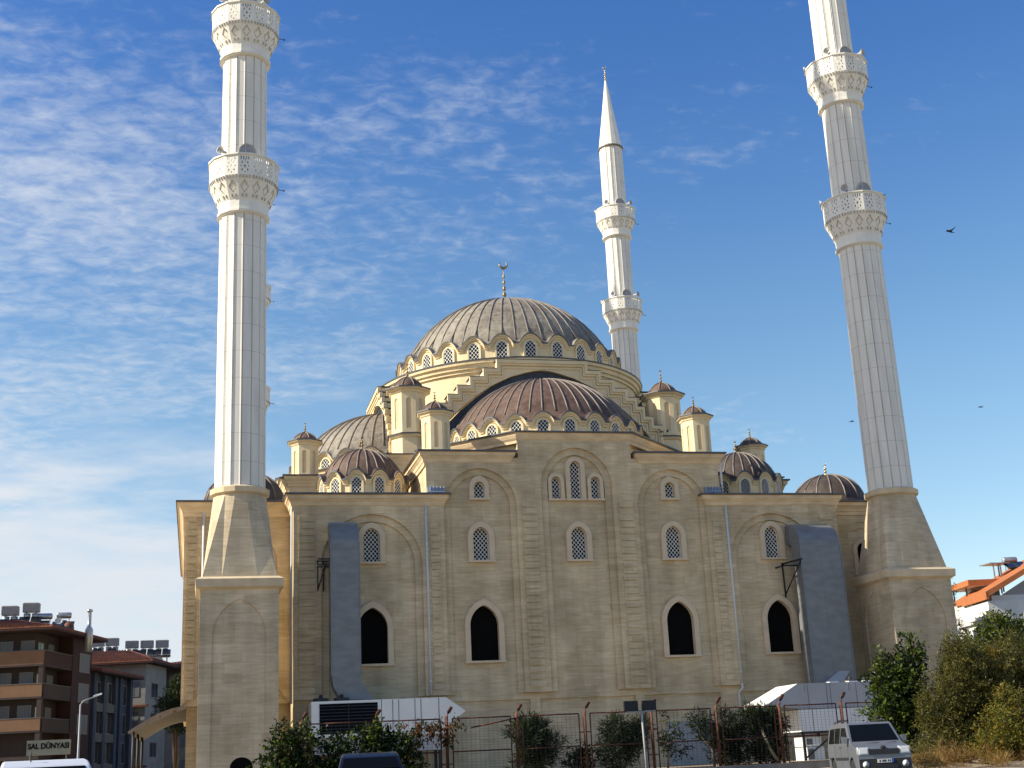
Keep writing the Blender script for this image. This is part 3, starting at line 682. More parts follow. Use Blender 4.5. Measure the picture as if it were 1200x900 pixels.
#__PART2__
# ------------------------------------------------------------------ minarets
def build_minaret():
    R = thing('minaret', '', 'minaret', (0, 0, 0), group='white minarets of the mosque')
    # square base with arched panels on the faces
    mb = MB(); mb.box(-2.12, 2.12, -2.12, 2.12, 0, 11.3, 0)
    for k in range(4):
        M = FR(2.2*sin(k*pi/2), -2.2*cos(k*pi/2), 0, k*pi/2)
        a = arch(0, 1.5, .3, 8.6, 10.75)
        mb.plate(clean([(-2.2, 0), (-1.5, 0)]+a[0:0]+[(p[0], p[1] if i else 0) for i, p in enumerate(a[:-1])]+[(1.5, 0), (2.2, 0), (2.2, 11.35), (-2.2, 11.35)]), (), 0, .09, 0, M)
    mb.build('base', [STONE2], R)
    mb = MB(); mb.loops([[(x*s, y*s, z) for x, y in ((-1, -1), (1, -1), (1, 1), (-1, 1))] for s, z in ((2.2, 11.25), (2.45, 11.4), (2.48, 11.85), (2.2, 12.0))], 0)
    mb.build('base_cornice', [TRIM], R)
    # transition: square to sixteen sides in folded triangles
    mb = MB(); r = 1.56; sq = 2.12
    top = [(r*cos(2*pi*(j+.5)/16), r*sin(2*pi*(j+.5)/16), 17.05) for j in range(16)]
    c = [(sq, sq, 11.9), (-sq, sq, 11.9), (-sq, -sq, 11.9), (sq, -sq, 11.9)]
    for k in range(4):
        # corner k sits at 45+90k degrees; the four top edges round it fold down to the corner
        q = 4*k+2; ix = lambda i: top[i % 16]
        a, b = c[k], c[(k+1) % 4]
        e0 = tuple(a[i]*.62+b[i]*.38*0+0 for i in range(3))
        m0 = tuple(a[i]*.74+b[i]*.26 for i in range(3)); m1 = tuple(a[i]*.26+b[i]*.74 for i in range(3))
        w = .97
        tri = [(a, m0, ix(q)), (m0, ix(q+1), ix(q)), (m0, m1, ix(q+2)), (m0, ix(q+2), ix(q+1)), (m1, b, ix(q+3)), (m1, ix(q+3), ix(q+2))]
        for t in tri: mb.add(t, [(0, 1, 2)], 0)
        # corner facets
        bq = b
        mb.add([bq, ix(q+4), ix(q+3)], [(0, 1, 2)], 0)
    mb.build('transition', [STONE2], R)
    mb = MB()
    for k in range(4):
        M = FR(2.25*sin(k*pi/2), -2.25*cos(k*pi/2), 0, k*pi/2)
        mb.box(-.7, .6, -.06, .05, 11.99, 12.05, 0, M)
    mb.build('ledge_slot', [BLACK], R); mb = MB()
    mb.lathe([(1.6, 17.0), (1.76, 17.08), (1.78, 17.38), (1.5, 17.5)], 16, ph=.5, smooth=False); mb.build('ring', [TRIM], R)
    # fluted shaft
    def shaft(z0, z1, r0, r1, name='shaft'):
        mb = MB(); L = []
        for z, r in ((z0, r0), (z1, r1)):
            ring = []
            for j in range(16):
                a = 2*pi*(j+.5)/16; da = 2*pi/16
                for f, rr in ((-.5, .925), (-.42, 1.0), (-.27, .975), (.27, .975), (.42, 1.0)):
                    ring.append((r*rr*cos(a+f*da), r*rr*sin(a+f*da), z))
            L.append(ring)
        mb.loops(L, 0); return mb.build(name, [MARBLE], R)
    BZ = [(34.95, 35.75, 37.15, 38.6), (46.05, 46.8, 48.1, 49.5), (57.0, 57.8, 59.0, 60.4)]
    shaft(17.4, 35.1, 1.50, 1.46); shaft(37.2, 46.2, 1.44, 1.41); shaft(48.2, 57.2, 1.38, 1.36); shaft(59.1, 68.2, 1.34, 1.3)
    first = None
    for zi, (a, b, c2, d) in enumerate(BZ):
        mb = MB()
        mb.lathe([(1.5, a-.1), (1.66, a), (1.66, a+.16), (1.58, a+.2), (1.6, b), (1.5, b+.02)], 16, ph=.5, smooth=False)
        mb.build('collar', [MARBLE_P], R)
        mb = MB(); r1, r2 = 1.62, 2.2
        mb.loops([[(r*cos(2*pi*(j+.5)/16), r*sin(2*pi*(j+.5)/16), z) for j in range(16)] for r, z in ((r1, b), (r1-.10, b+.02), (r2-.14, c2-.04), (r2, c2), (r2, c2+.1), (1.3, c2+.12))], 0)
        for j in range(16):        # hanging diamonds and dentils on the flare
            t = 2*pi*(j)/16; ap = cos(pi/16)
            ra, rb = r1*ap, r2*ap; za, zb2 = b, c2
            tang = Vector((-sin(t), cos(t), 0)); rad = Vector((cos(t), sin(t), 0))
            slope = (rad*(rb-ra)+Vector((0, 0, zb2-za))); nrm = (rad*(zb2-za)-Vector((0, 0, rb-ra))).normalized()
            p0 = rad*ra+Vector((0, 0, za))
            def Q(u, v, o): return p0+tang*u+slope*v+nrm*o
            ha, hb = r1*sin(pi/16), r2*sin(pi/16); LS = slope.length
            Mf = Matrix(((tang.x, slope.x/LS, -nrm.x, p0.x), (tang.y, slope.y/LS, -nrm.y, p0.y), (tang.z, slope.z/LS, -nrm.z, p0.z), (0, 0, 0, 1)))
            hd = hb*.66
            mb.plate([(-ha, 0), (ha, 0), (hb, LS), (-hb, LS)], [[(-hd, LS*.52), (0, LS*.24), (hd, LS*.52), (0, LS*.80)]], .0, .1, 0, Mf)
            mb.plate([(-hd*.62, LS*.47), (0, LS*.29), (hd*.62, LS*.47), (0, LS*.65)], (), .02, .1, 0, Mf)
            for s in (-1, 1):
                for (u, vv) in ((.12, .08), (.3, .86), (.1, .86)):
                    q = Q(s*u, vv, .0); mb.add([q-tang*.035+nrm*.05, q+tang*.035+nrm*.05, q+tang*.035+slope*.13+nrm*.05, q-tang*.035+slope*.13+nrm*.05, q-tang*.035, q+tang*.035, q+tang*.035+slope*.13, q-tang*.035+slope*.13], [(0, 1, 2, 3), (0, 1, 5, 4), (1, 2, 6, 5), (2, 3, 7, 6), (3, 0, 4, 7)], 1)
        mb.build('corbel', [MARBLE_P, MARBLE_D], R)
        mb = MB(); rr = 2.2; hw = rr*sin(pi/16); H = d-c2
        for j in range(1):
            t = 0.0; M = FR(rr*cos(pi/16)*cos(t), rr*cos(pi/16)*sin(t), 0, t+pi/2)
            holes = []
            w = hw-.12
            for q in range(4): holes.append([(-w+2*w*(q+.18)/4, c2+H*.70), (-w+2*w*(q+.72)/4, c2+H*.70), (-w+2*w*(q+.72)/4, c2+H*.86), (-w+2*w*(q+.18)/4, c2+H*.86)])
            cz = c2+H*.39; sx, sz = w*.42, .24
            for i, k in ((0, 0), (-1, 1), (1, 1), (-1, -1), (1, -1)):
                x, z = i*w*.56, cz+k*.25; g = .82 if (i, k) == (0, 0) else .66
                holes.append([(x-sx*g*.8, z), (x-sx*g*.3, z-sz*g*.3), (x, z-sz*g*.8), (x+sx*g*.3, z-sz*g*.3), (x+sx*g*.8, z), (x+sx*g*.3, z+sz*g*.3), (x, z+sz*g*.8), (x-sx*g*.3, z+sz*g*.3)])
            for i, k in ((0, 1), (0, -1), (-1, 0), (1, 0)):
                x, z = i*w*.78, cz+k*.40; e = .052
                holes.append([(x-e, z), (x, z-e*1.3), (x+e, z), (x, z+e*1.3)])
            mb.plate([(-hw, c2+.1), (hw, c2+.1), (hw, d-.1), (-hw, d-.1)], holes, 0, .09, 0, M, back=True)
            mb.box(-hw*.16-hw, hw*.16-hw, -.035, .1, c2+.1, d-.06, 0, M)
        pp = mb.build('parapet_panel', [MARBLE_P], R)
        for j in range(1, 16): dup_part(pp, R, (0, 0, 0), 2*pi*j/16)
        mb = MB(); mb.loops([[(r*cos(2*pi*(j+.5)/16), r*sin(2*pi*(j+.5)/16), z) for j in range(16)] for r, z in ((2.06, d-.1), (2.28, d-.1), (2.28, d), (2.06, d))]+[[(2.06*cos(2*pi*(j+.5)/16), 2.06*sin(2*pi*(j+.5)/16), d-.1) for j in range(16)]], 0, caps=False)
        mb.build('parapet_rail', [MARBLE_P], R)
        # door, lamp arm, loudspeakers
        M = FR(0, -1.38, 0, 0) if False else FR(1.36*sin(.12), -1.36*cos(.12), 0, .12)
        mb = MB(); mb.plate(clean(arch(0, .46, c2+.1, d+.42, d+.92)), (), -.06, .3, 0, M); mb.build('door', [mat('door_grey', (.27, .28, .30), .5, .1, 2)], R)
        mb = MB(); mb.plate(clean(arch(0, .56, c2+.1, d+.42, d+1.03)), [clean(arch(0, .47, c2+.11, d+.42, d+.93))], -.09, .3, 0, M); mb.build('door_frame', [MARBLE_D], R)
        mb = MB(); mb.tube([(2.15, -.3, c2-.1), (2.52, -.35, c2-.16)], .022, 5); mb.lathe([(.03, c2-.22), (.06, c2-.2), (.04, c2-.14)], 8, 2.52, -.35); mb.build('lamp_bracket', [IRON], R)
        for (an, dx) in ((-2.3, .1), (-1.0, .1), (.35, .1), (2.6, .1)):
            sp = MB(); ca, sa = cos(an), sin(an); bx, by = 2.02*ca, 2.02*sa; z = d+.32
            T = Matrix(((ca, -sa, 0, bx), (sa, ca, 0, by), (0, 0, 1, z), (0, 0, 0, 1)))@Matrix.Rotation(pi/2, 4, 'Y')
            sp.lathe([(.05, -.3), (.10, -.28), (.10, -.12), (.07, -.08), (.10, .0), (.17, .16), (.28, .3), (.25, .29), (.12, .1)], 12, M=T)
            sp.tube([(bx*.93, by*.93, d-.3), (bx*.93, by*.93, z)], .03, 5)
            if zi > 0 or an in (-2.3, 2.6): sp.build('loudspeaker', [mat('speaker_grey', (.42, .42, .41), .5, .1, 3)], R)
    # slit lights up the shaft
    mb = MB()
    for z in (22, 27, 32, 42.0, 53.0):
        a = -.95; mb.box(-.10, .10, -.03, .06, z, z+.5, 0, FR(1.46*cos(a), 1.46*sin(a), 0, a+pi/2))
    mb.build('slit_light', [BLACK], R)
    mb = MB(); mb.lathe([(1.3, 68.0), (1.44, 68.05), (1.44, 68.2), (1.3, 68.25)], 24, smooth=False); mb.build('ring', [RIB], R)
    mb = MB(); mb.lathe([(1.34, 68.2), (.95, 70.9), (.55, 73.7), (.1, 77.0)], 16, ph=.5, smooth=False)
    mb.build('spire', [MARBLE_P], R)
    mb = MB(); finial(mb, 0, 0, 76.7, 2.1, .15); mb.build('finial', [GOLD], R)
    return R
MIN = build_minaret()
MIN.location = (-21.5, -1.85, 0); MIN['label'] = 'white fluted minaret at far left, its base above the hedge and dark doorway'
for loc, lab in (((21.5, -1.85, 0), 'white fluted minaret at right rising behind the olive trees and van'),
                 ((21.2, 49.2, 0), 'distant white minaret right of the main dome with its whole spire in view'),
                 ((-19.3, 49, 0), 'distant white minaret almost hidden behind the left one')):
    dup(MIN, loc, 0, lab)
mb = MB(); mb.plate(clean(arch(0, .62, .3, 1.5, 2.05)), (), -.02, .02, 0, FR(-21.2+21.5-.1, -2.11+.0, 0, 0)); o = mb.build('doorway', [BLACK], MIN, local=True)

# ------------------------------------------------------------------ ducts
def duct_left():
    T = thing('air_duct', 'blue grey sheet metal duct climbing the left wing beside the lattice window', 'air duct', (-15.3, -1, 5))
    mb = MB(); x0, x1, ya, yb = -16.1, -14.42, -1.95, -.75
    M = FR(0, ya)
    # vertical run with the foot swept to the right
    front = [(x0, 14.2), (x0, 6.3), (x0+.10, 5.75), (x0+.35, 5.3), (x0+.75, 5.03), (-13.65, 5.02), (-13.95, 5.35), (-14.35, 6.0), (x1, 6.4), (x1, 14.2)]
    mb.plate(front, (), 0, yb-ya, 0, M, back=True)
    ring = []
    for i in range(9):
        a = pi/2*i/8; R = yb-ya+.35; cy, cz = yb+.35, 14.2
        yo, zo = cy-R*cos(a), cz+R*.92*sin(a); yi, zi = cy-.35*cos(a), cz+.3*sin(a)
        ring.append([(x0, yo, zo), (x1, yo, zo), (x1, yi, zi), (x0, yi, zi)])
    ring.append([(x0, .3, ring[-1][0][2]), (x1, .3, ring[-1][0][2]), (x1, .3, ring[-1][2][2]), (x0, .3, ring[-1][2][2])])
    mb.loops(ring, 0)
    mb.build('duct_run', [GALV], T)
    mb = MB()
    for z in (6.4, 7.9, 9.4, 10.9, 12.4, 13.9): mb.box(x0-.025, x1+.025, ya-.022, yb+.02, z, z+.045)
    mb.box(x0-.05, x0+.0, ya-.03, ya+.03, 6.4, 14.3); mb.box(x1, x1+.03, ya-.03, ya+.03, 6.4, 14.3)
    mb.box(x0-.03, x1+.03, -.62, -.55, 14.35, 15.72)
    mb.build('flange', [mat('flange', (.19, .22, .25), .45, .1, 2, metal=.5)], T)
    mb = MB()
    for dz in (0, .35): mb.box(x0-.7, x0, -1.0, -.9, 13.4-dz, 13.47-dz); mb.box(x0-.7, x1+.25, -.15, -.07, 13.4-dz, 13.47-dz)
    for xx in (x0-.65, x0-.3, x1+.18): mb.tube([(xx, -.1, 13.4), (xx, -.12, 11.6)], .05, 4); 
    mb.tube([(x0-.65, -.15, 11.7), (x0-.15, -1.0, 13.3)], .045, 4)
    mb.build('bracket', [IRON], T)
duct_left()
def duct_right():
    T = thing('air_duct', 'wide blue grey sheet metal duct on the right wing next to the minaret base', 'air duct', (16, -1, 5))
    mb = MB(); x0, x1, ya, yb = 14.45, 17.3, -1.8, -.55
    mb.box(x0, x1, ya, yb, 4.6, 13.9)
    ring = []
    for i in range(11):
        a = pi/2*i/10; R = yb-ya+.4; cy, cz = yb+.4, 13.9
        yo, zo = cy-R*cos(a), cz+R*.95*sin(a); yi, zi = cy-.4*cos(a), cz+.3*sin(a)
        ring.append([(x0, yo, zo), (x1, yo, zo), (x1, yi, zi), (x0, yi, zi)])
    ring.append([(x0, .4, ring[-1][0][2]), (x1, .4, ring[-1][0][2]), (x1, .4, ring[-1][2][2]), (x0, .4, ring[-1][2][2])])
    mb.loops(ring, 0); mb.build('duct_run', [GALV], T)
    mb = MB(); xm = 15.85
    mb.box(x0-.04, x0+.02, ya-.04, ya+.02, 4.6, 13.9); mb.box(x1-.02, x1+.04, ya-.04, ya+.02, 4.6, 13.9); mb.box(xm-.015, xm+.015, ya-.012, ya+.01, 4.6, 13.9)
    for z in (7.6, 10.8): mb.box(x0-.01, x1+.01, ya-.01, yb+.01, z, z+.025)
    mb.box(x0-.03, x1+.03, -.3, -.24, 14.0, 15.52)
    mb.build('flange', [mat('flange', (.19, .22, .25), .45, .1, 2, metal=.5)], T)
    mb = MB()
    mb.box(x0-1.1, x0+.1, -1.2, -1.12, 12.6, 12.7); mb.box(x0-1.1, x0-1.0, -1.2, -.06, 12.6, 12.7); mb.tube([(x0-.0, -1.85, 13.0), (x0-.55, -.1, 10.9)], .06, 4); mb.tube([(x0-.6, -.1, 12.9), (x0+.05, -1.85, 13.0)], .06, 4)
    mb.tube([(x0-.58, -.08, 13.0), (x0-.55, -.08, 10.7)], .06, 4)
    mb.build('bracket', [IRON], T)
    mb = MB(); mb.add([(14.9, -2.3, 4.98), (16.1, -2.3, 4.98), (17.0, -1.82, 5.75), (16.2, -1.82, 5.75), (14.9, -1.82, 4.98), (16.1, -1.82, 4.98)], [(0, 1, 2, 3), (0, 3, 4), (1, 5, 2)]); mb.build('transition_sheet', [PANELG], T)
duct_right()

# ------------------------------------------------------------------ air handling units
def ahu_left():
    T = thing('air_handling_unit', 'long white air handling unit with dark louvres and a pointed hood behind the vine', 'ventilation unit', (-13, -2, .4))
    mb = MB(); mb.box(-17.4, -9.62, -3.1, -1.0, 2.9, 4.93); mb.build('casing', [PANEL], T)
    mb = MB(); mb.box(-16.95, -13.62, -3.13, -3.08, 3.1, 4.78)
    mb.build('louvre_opening', [BLACK], T)
    mb = MB()
    for i in range(9): mb.add([(-16.93, -3.14, 3.22+i*.18), (-13.64, -3.14, 3.22+i*.18), (-13.64, -3.17, 3.16+i*.18), (-16.93, -3.17, 3.16+i*.18)], [(0, 1, 2, 3)])
    mb.box(-15.32, -15.27, -3.2, -3.12, 3.1, 4.78); mb.build('louvre', [IRON], T)
    mb = MB()
    for x in (-13.4, -12.75, -12.4, -11.45, -11.1, -10.05): mb.box(x-.022, x+.022, -3.112, -3.08, 2.9, 4.9)
    for x in (-13.5, -12.1, -10.4): mb.box(x-.1, x+.1, -3.05, -2.9, 4.93, 5.0)
    mb.build('panel_joint', [SEAM], T)
    mb = MB(); mb.add([(-9.62, -3.1, 4.93), (-9.62, -3.1, 3.3), (-8.45, -3.1, 4.12), (-9.62, -1.0, 4.93), (-9.62, -1.0, 3.3), (-8.45, -1.0, 4.12)], [(0, 1, 2), (3, 5, 4), (0, 2, 5, 3), (1, 4, 5, 2)])
    mb.build('intake_hood', [PANEL], T)
    mb = MB(); mb.box(-17.2, -9.8, -2.9, -1.2, 2.0, 2.9); mb.build('lower_casing', [PANELG], T)
    mb = MB()
    for x in (-17, -13.4, -10): mb.box(x-.08, x+.08, -2.9, -2.7, .4, 2.0); mb.box(x-.08, x+.08, -1.4, -1.2, .4, 2.0)
    mb.build('leg', [IRON], T)
    for x in (-16.8, -15.6):
        mb = MB(); mb.lathe([(.45, 4.93), (.45, 5.12), (.38, 5.14), (.1, 5.16), (.12, 5.3), (.02, 5.36)], 14, x, -2.3); mb.build('fan_cowl', [mat('cowl_black', (.03, .03, .03), .5, .1, 2)], T)
ahu_left()
def ahu_right():
    K = Matrix(((.9415, 0, 0, -1.393), (0, .9415, 0, -4.68), (0, 0, .9415, .059), (0, 0, 0, 1)))
    T = thing('air_handling_unit', 'white air handling unit, shaded front toned grey, with a sunlit white sloping hood behind the parked van', 'ventilation unit', (12.5, -7, .4))
    mb = MB(K); mb.box(12.1, 19.0, -4.2, -1.1, 3.42, 4.93); mb.build('casing', [PANELG], T)  # white casing out of the sun: its shade is put into the grey
    mb = MB(K)
    th = .05
    mb.add([(12.1, -4.2, 4.93), (12.1, -1.1, 4.93), (9.85, -1.1, 3.85), (9.85, -4.2, 3.70)], [(0, 1, 2, 3)])
    mb.add([(12.1, -4.2, 4.93), (9.85, -4.2, 3.70), (12.1, -4.2, 3.45)], [(0, 1, 2)], 1); mb.add([(12.1, -1.1, 4.93), (12.1, -1.1, 3.45), (9.85, -1.1, 3.85)], [(0, 1, 2)], 1)
    mb.box(9.78, 9.86, -4.22, -1.08, 3.62, 3.88, 0)
    mb.build('intake_hood', [PANEL, PANELG], T)  # sunlit slope stays white, shaded ends are toned grey
    mb = MB(K); mb.box(12.05, 19.0, -4.2, -1.2, 2.08, 3.38); mb.build('lower_casing', [PANEL, PANELG], T)
    mb = MB(K)
    for x in (12.75, 14.0, 14.25, 16.0, 17.2, 17.6): mb.box(x-.02, x+.02, -4.212, -4.1, 3.42, 4.9)
    for x in (12.9, 15.2, 17.5): mb.box(x-.02, x+.02, -4.212, -4.1, 2.1, 3.36)
    for x in (12.5, 15.5): mb.box(x-.03, x+.03, -4.23, -4.1, 4.45, 4.9)
    mb.build('panel_joint', [SEAM], T)
    mb = MB(K)
    for x in (12.2, 14.5, 17, 18.9):
        for y in (-4.1, -1.4): mb.box(x-.07, x+.07, y-.07, y+.07, .3, 2.08)
    mb.box(12, 19, -4.2, -4.06, 1.95, 2.08); mb.tube([(12.2, -4.1, .5), (14.4, -4.1, 2.0)], .05, 4)
    mb.build('stand', [IRON], T)
    for x in (14.6, 15.9, 17.0):
        mb = MB(K); mb.box(x-.3, x+.3, -4.15, -3.7, 4.93, 4.99); mb.build('lid_clip', [PANEL], T)
    for x in (16.6, 17.6):
        mb = MB(K); mb.lathe([(.5, 4.93), (.5, 5.12), (.4, 5.14), (.1, 5.16), (.12, 5.3), (.02, 5.36)], 14, x, -2.4); mb.build('fan_cowl', [mat('cowl_black', (.03, .03, .03), .5, .1, 2)], T)
    for i, (z0, z1, lab) in enumerate(((0.35, 1.15, 'white cabinet on the ground below the right ventilation unit'), (1.2, 1.75, 'white cabinet stacked on another under the right ventilation unit'))):
        mb = MB(K); mb.box(12.45, 13.6-.1*i, -3.9+.1*i, -2.2, z0, z1, 0); mb.box(12.5, 12.9, -3.92+.1*i, -3.89+.1*i, z0+.1, z1-.1, 1)
        tag(mb.build('equipment_cabinet', [PANEL, SEAM], org=(10.8, -7.8, z0*.9415+.059)), lab, 'cabinet', 'cabinets under the ventilation unit')
ahu_right()

# ------------------------------------------------------------------ steel fence
def fence():
    T = thing('steel_fence', 'rusty red steel mesh fence with bent post tops in front of the mosque', 'fence', (-3, -22.5, .45))
    y = -22.5; z0, z1 = .48, 3.02; first = None
    wire = mat('fence_wire', (.05, .042, .04), .6, .2, 4)
    xs = [-19.45+3.12*i for i in range(11)]
    def post(x):
        mb = MB(); mb.tube([(x, y, .2), (x, y, 3.12), (x+.10, y-.03, 3.3), (x+.24, y-.05, 3.52)], .075, 8)
        return mb.build('post', [RUST], T)
    p0 = post(xs[0])
    for x in xs[1:]: dup_part(p0, T, (x-xs[0], 0, 0))
    def panel(x0, x1):
        mb = MB(); a, b = x0+.26, x1-.26
        for p, q in (((a, z0), (a, z1)), ((b, z0), (b, z1)), ((a, z1), (b, z1)), ((a, z0+1.15), (b, z0+1.15)), ((a, z0), (b, z0))):
            mb.tube([(p[0], y, p[1]), (q[0], y, q[1])], .032, 5)
        for z in (1.1, 2.2):
            mb.box(x0, a, y-.02, y+.02, z, z+.05); mb.box(b, x1, y-.02, y+.02, z, z+.05)
        f = mb.build('panel_frame', [RUST], T)
        mb = MB()
        for i in range(1, 13):
            xx = a+(b-a)*i/13; mb.box(xx-.004, xx+.004, y-.004, y+.004, z0, z1)
        for i in range(1, 22):
            zz = z0+(z1-z0)*i/22; mb.box(a, b, y-.003, y+.003, zz-.003, zz+.003)
        mb.build('mesh', [wire], f)
        return f
    f0 = panel(xs[0], xs[1])
    for i in range(1, 10): dup_part(f0, T, (xs[i]-xs[0], 0, 0))
    mb = MB(); mb.box(-12.0, -9.9, -22.62, -22.58, 2.6, 2.66)
    b2 = MB(); b2.tube([(-12.15, y-.04, 2.6), (-9.75, y-.04, 3.0)], .035, 5); b2.build('brace', [RUST], T)
fence()
def floodlights():
    T = thing('floodlight_pole', 'pale pole carrying two square black floodlights in front of the fence', 'floodlight', (-5.0, -23.0, 0))
    x, y = -4.7, -23.9
    mb = MB(); mb.tube([(x, y, 0), (x-.06, y, 2.95)], .05, 8); mb.box(x-.75, x+.55, y-.03, y+.03, 2.93, 2.98); mb.build('pole', [POLE], T)
    for dx in (-.52, .32):
        mb = MB(); mb.box(x+dx-.34, x+dx+.30, y-.06, y+.08, 3.0, 3.42); mb.box(x+dx-.31, x+dx+.27, y-.075, y-.055, 3.04, 3.38)
        mb.build('floodlight_head', [IRON], T)
floodlights()
def street_lamp():
    T = thing('street_lamp', 'slender grey street lamp with an angled arm in front of the apartments', 'street lamp', (-29.4, -10, 0))
    mb = MB(); mb.lathe([(.08, 0), (.07, 1), (.04, 4.85)], 8, -29.4, -10); mb.tube([(-29.4, -10, 4.8), (-29.3, -10, 5.0), (-28.75, -10, 5.2)], .035, 6); mb.build('pole', [POLE], T)
    mb = MB(); mb.loops([[(-28.8, -10.08, 5.17), (-28.8, -9.92, 5.17), (-28.8, -9.92, 5.27), (-28.8, -10.08, 5.27)], [(-28.4, -10.1, 5.3), (-28.4, -9.9, 5.3), (-28.4, -9.92, 5.38), (-28.4, -10.08, 5.38)]]); mb.build('lamp_head', [PANEL], T)
street_lamp()
def canopy():
    T = thing('canopy', 'curved pale canopy with round holes in its edge beam beside the mosque corner', 'canopy', (-26, 4, 3))
    mb = MB(); n = 14; x0, x1 = -27.6, -24.35; up1 = []; lo = []
    for i in range(n+1):
        t = i/n; x = x0+(x1-x0)*t; z = 3.85+1.3*sin(t*pi/2); up1.append((x, z)); lo.append((x, z-.10-.28*sin(t*pi*.9+.15)))
    holes = []
    for t, r in ((.32, .06), (.55, .085), (.8, .11)):
        x = x0+(x1-x0)*t; z = 3.85+1.3*sin(t*pi/2)-.24; holes.append([(x+r*cos(a*pi/6), z+r*sin(a*pi/6)) for a in range(12)])
    mb.plate(up1+list(reversed(lo)), holes, 0, .14, 0, FR(0, 1.2), back=True); mb.build('edge_beam', [mat('beam_concrete', (.20, .165, .135), .85, .15, 2)], T)
    mb = MB(); mb.loops([[(x, y, z+.01) for x, z in up1]+[(x, y, z-.05) for x, z in reversed(up1)] for y in (1.36, 22)], 0); mb.build('roof_sheet', [mat('canopy_sheet', (.06, .06, .065), .6, .2, 1)], T)
    for y in (1.4, 8, 15):
        mb = MB(); mb.tube([(-27.3, y, 0), (-27.3, y, 3.9)], .08, 8); mb.build('post', [IRON], T)
canopy()
# ------------------------------------------------------------------ apartment houses
TILE = mat('roof_tile', (.10, .028, .015), .85, .35, 2.5, col2=(.16, .055, .026), bump=.4, bscale=12)
PEACH = mat('peach_render', (.15, .085, .05), .85, .1, 1.2)
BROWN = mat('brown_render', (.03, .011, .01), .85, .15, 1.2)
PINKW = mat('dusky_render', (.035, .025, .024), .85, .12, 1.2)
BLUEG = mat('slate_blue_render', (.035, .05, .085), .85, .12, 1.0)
OFFW = mat('off_white_render', (.66, .65, .62), .85, .08, 1.0)
DIMW = mat('dim_white_render', (.22, .22, .22), .85, .15, 1.0)
PALEG = mat('pale_grey_render', (.34, .34, .35), .85, .1, 1.0)
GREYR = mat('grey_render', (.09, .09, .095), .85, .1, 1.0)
ORANGE = mat('orange_fascia', (.40, .135, .045), .75, .12, 1.5)
CURT = mat('curtain', (.13, .145, .165), .8, .12, 6, stretch=(6, 6, .5))
GLZ = mat('house_glass', (.03, .035, .045), .15, .2, 1.5, spec=.5)
FRAMEW = mat('window_paint', (.16, .16, .16), .6, .06, 4)
def window(parent, M, u0, u1, v0, v1, curtain=False, bars=1):
    """framed opening standing on a wall face"""
    f = MB(); f.plate([(u0-.06, v0-.06), (u1+.06, v0-.06), (u1+.06, v1+.06), (u0-.06, v1+.06)], [[(u0, v0), (u1, v0), (u1, v1), (u0, v1)]], -.05, .0, 0, M)
    for i in range(bars): u = u0+(u1-u0)*(i+1)/(bars+1); f.box(u-.025, u+.025, -.045, 0, v0, v1, 0, M@Matrix(((1, 0, 0, 0), (0, 0, 1, 0), (0, 1, 0, 0), (0, 0, 0, 1))))
    w = f.build('window', [FRAMEW], parent, local=True)
    g = MB(); g.plate([(u0, v0), (u1, v0), (u1, v1), (u0, v1)], (), -.022, -.004, 0, M)
    g.build('pane', [CURT if curtain else GLZ], w, local=True)
    return w
def hip_roof(parent, x0, x1, y0, y1, z, h, m, over=.9, name='roof'):
    mb = MB(); a0, a1, b0, b1 = x0-over, x1+over, y0-over, y1+over
    wx, wy = (a1-a0)/2, (b1-b0)/2; k = min(wx, wy)*.92
    mb.box(a0, a1, b0, b1, z-.18, z, 1)
    rid = [(a0+k, b0+k), (a1-k, b0+k), (a1-k, b1-k), (a0+k, b1-k)]
    mb.loops([[(a0-.02, b0-.02, z+.004), (a1+.02, b0-.02, z+.004), (a1+.02, b1+.02, z+.004), (a0-.02, b1+.02, z+.004)], [(a0, b0, z+.10), (a1, b0, z+.10), (a1, b1, z+.10), (a0, b1, z+.10)], [(x, y, z+h) for x, y in rid]], 0)
    # rows of barrel tiles along both visible slopes
    n = int((a1-a0)/.30)
    for i in range(n):
        x = a0+.15+i*.30; t = min(1, min(x-a0, a1-x)/k)
        if t > .05: mb.tube([(x, b0, z+.12), (x, b0+k*t, z+.12+(h-.1)*t)], .075, 5)
    n = int((b1-b0)/.30)
    for i in range(n):
        y = b0+.15+i*.30; t = min(1, min(y-b0, b1-y)/k)
        if t > .05: mb.tube([(a1, y, z+.12), (a1-k*t, y, z+.12+(h-.1)*t)], .075, 5); mb.tube([(a0, y, z+.12), (a0+k*t, y, z+.12+(h-.1)*t)], .075, 5)
    return mb.build(name, [m, BROWN], parent, local=True)
FY = FR(0, 0, 0, 0)
def FX(x): return FR(x, 0, 0, pi/2)          # face looking to local +x: u runs along +y
def Fx(x): return FR(x, 0, 0, -pi/2)         # face looking to local -x: u runs along -y

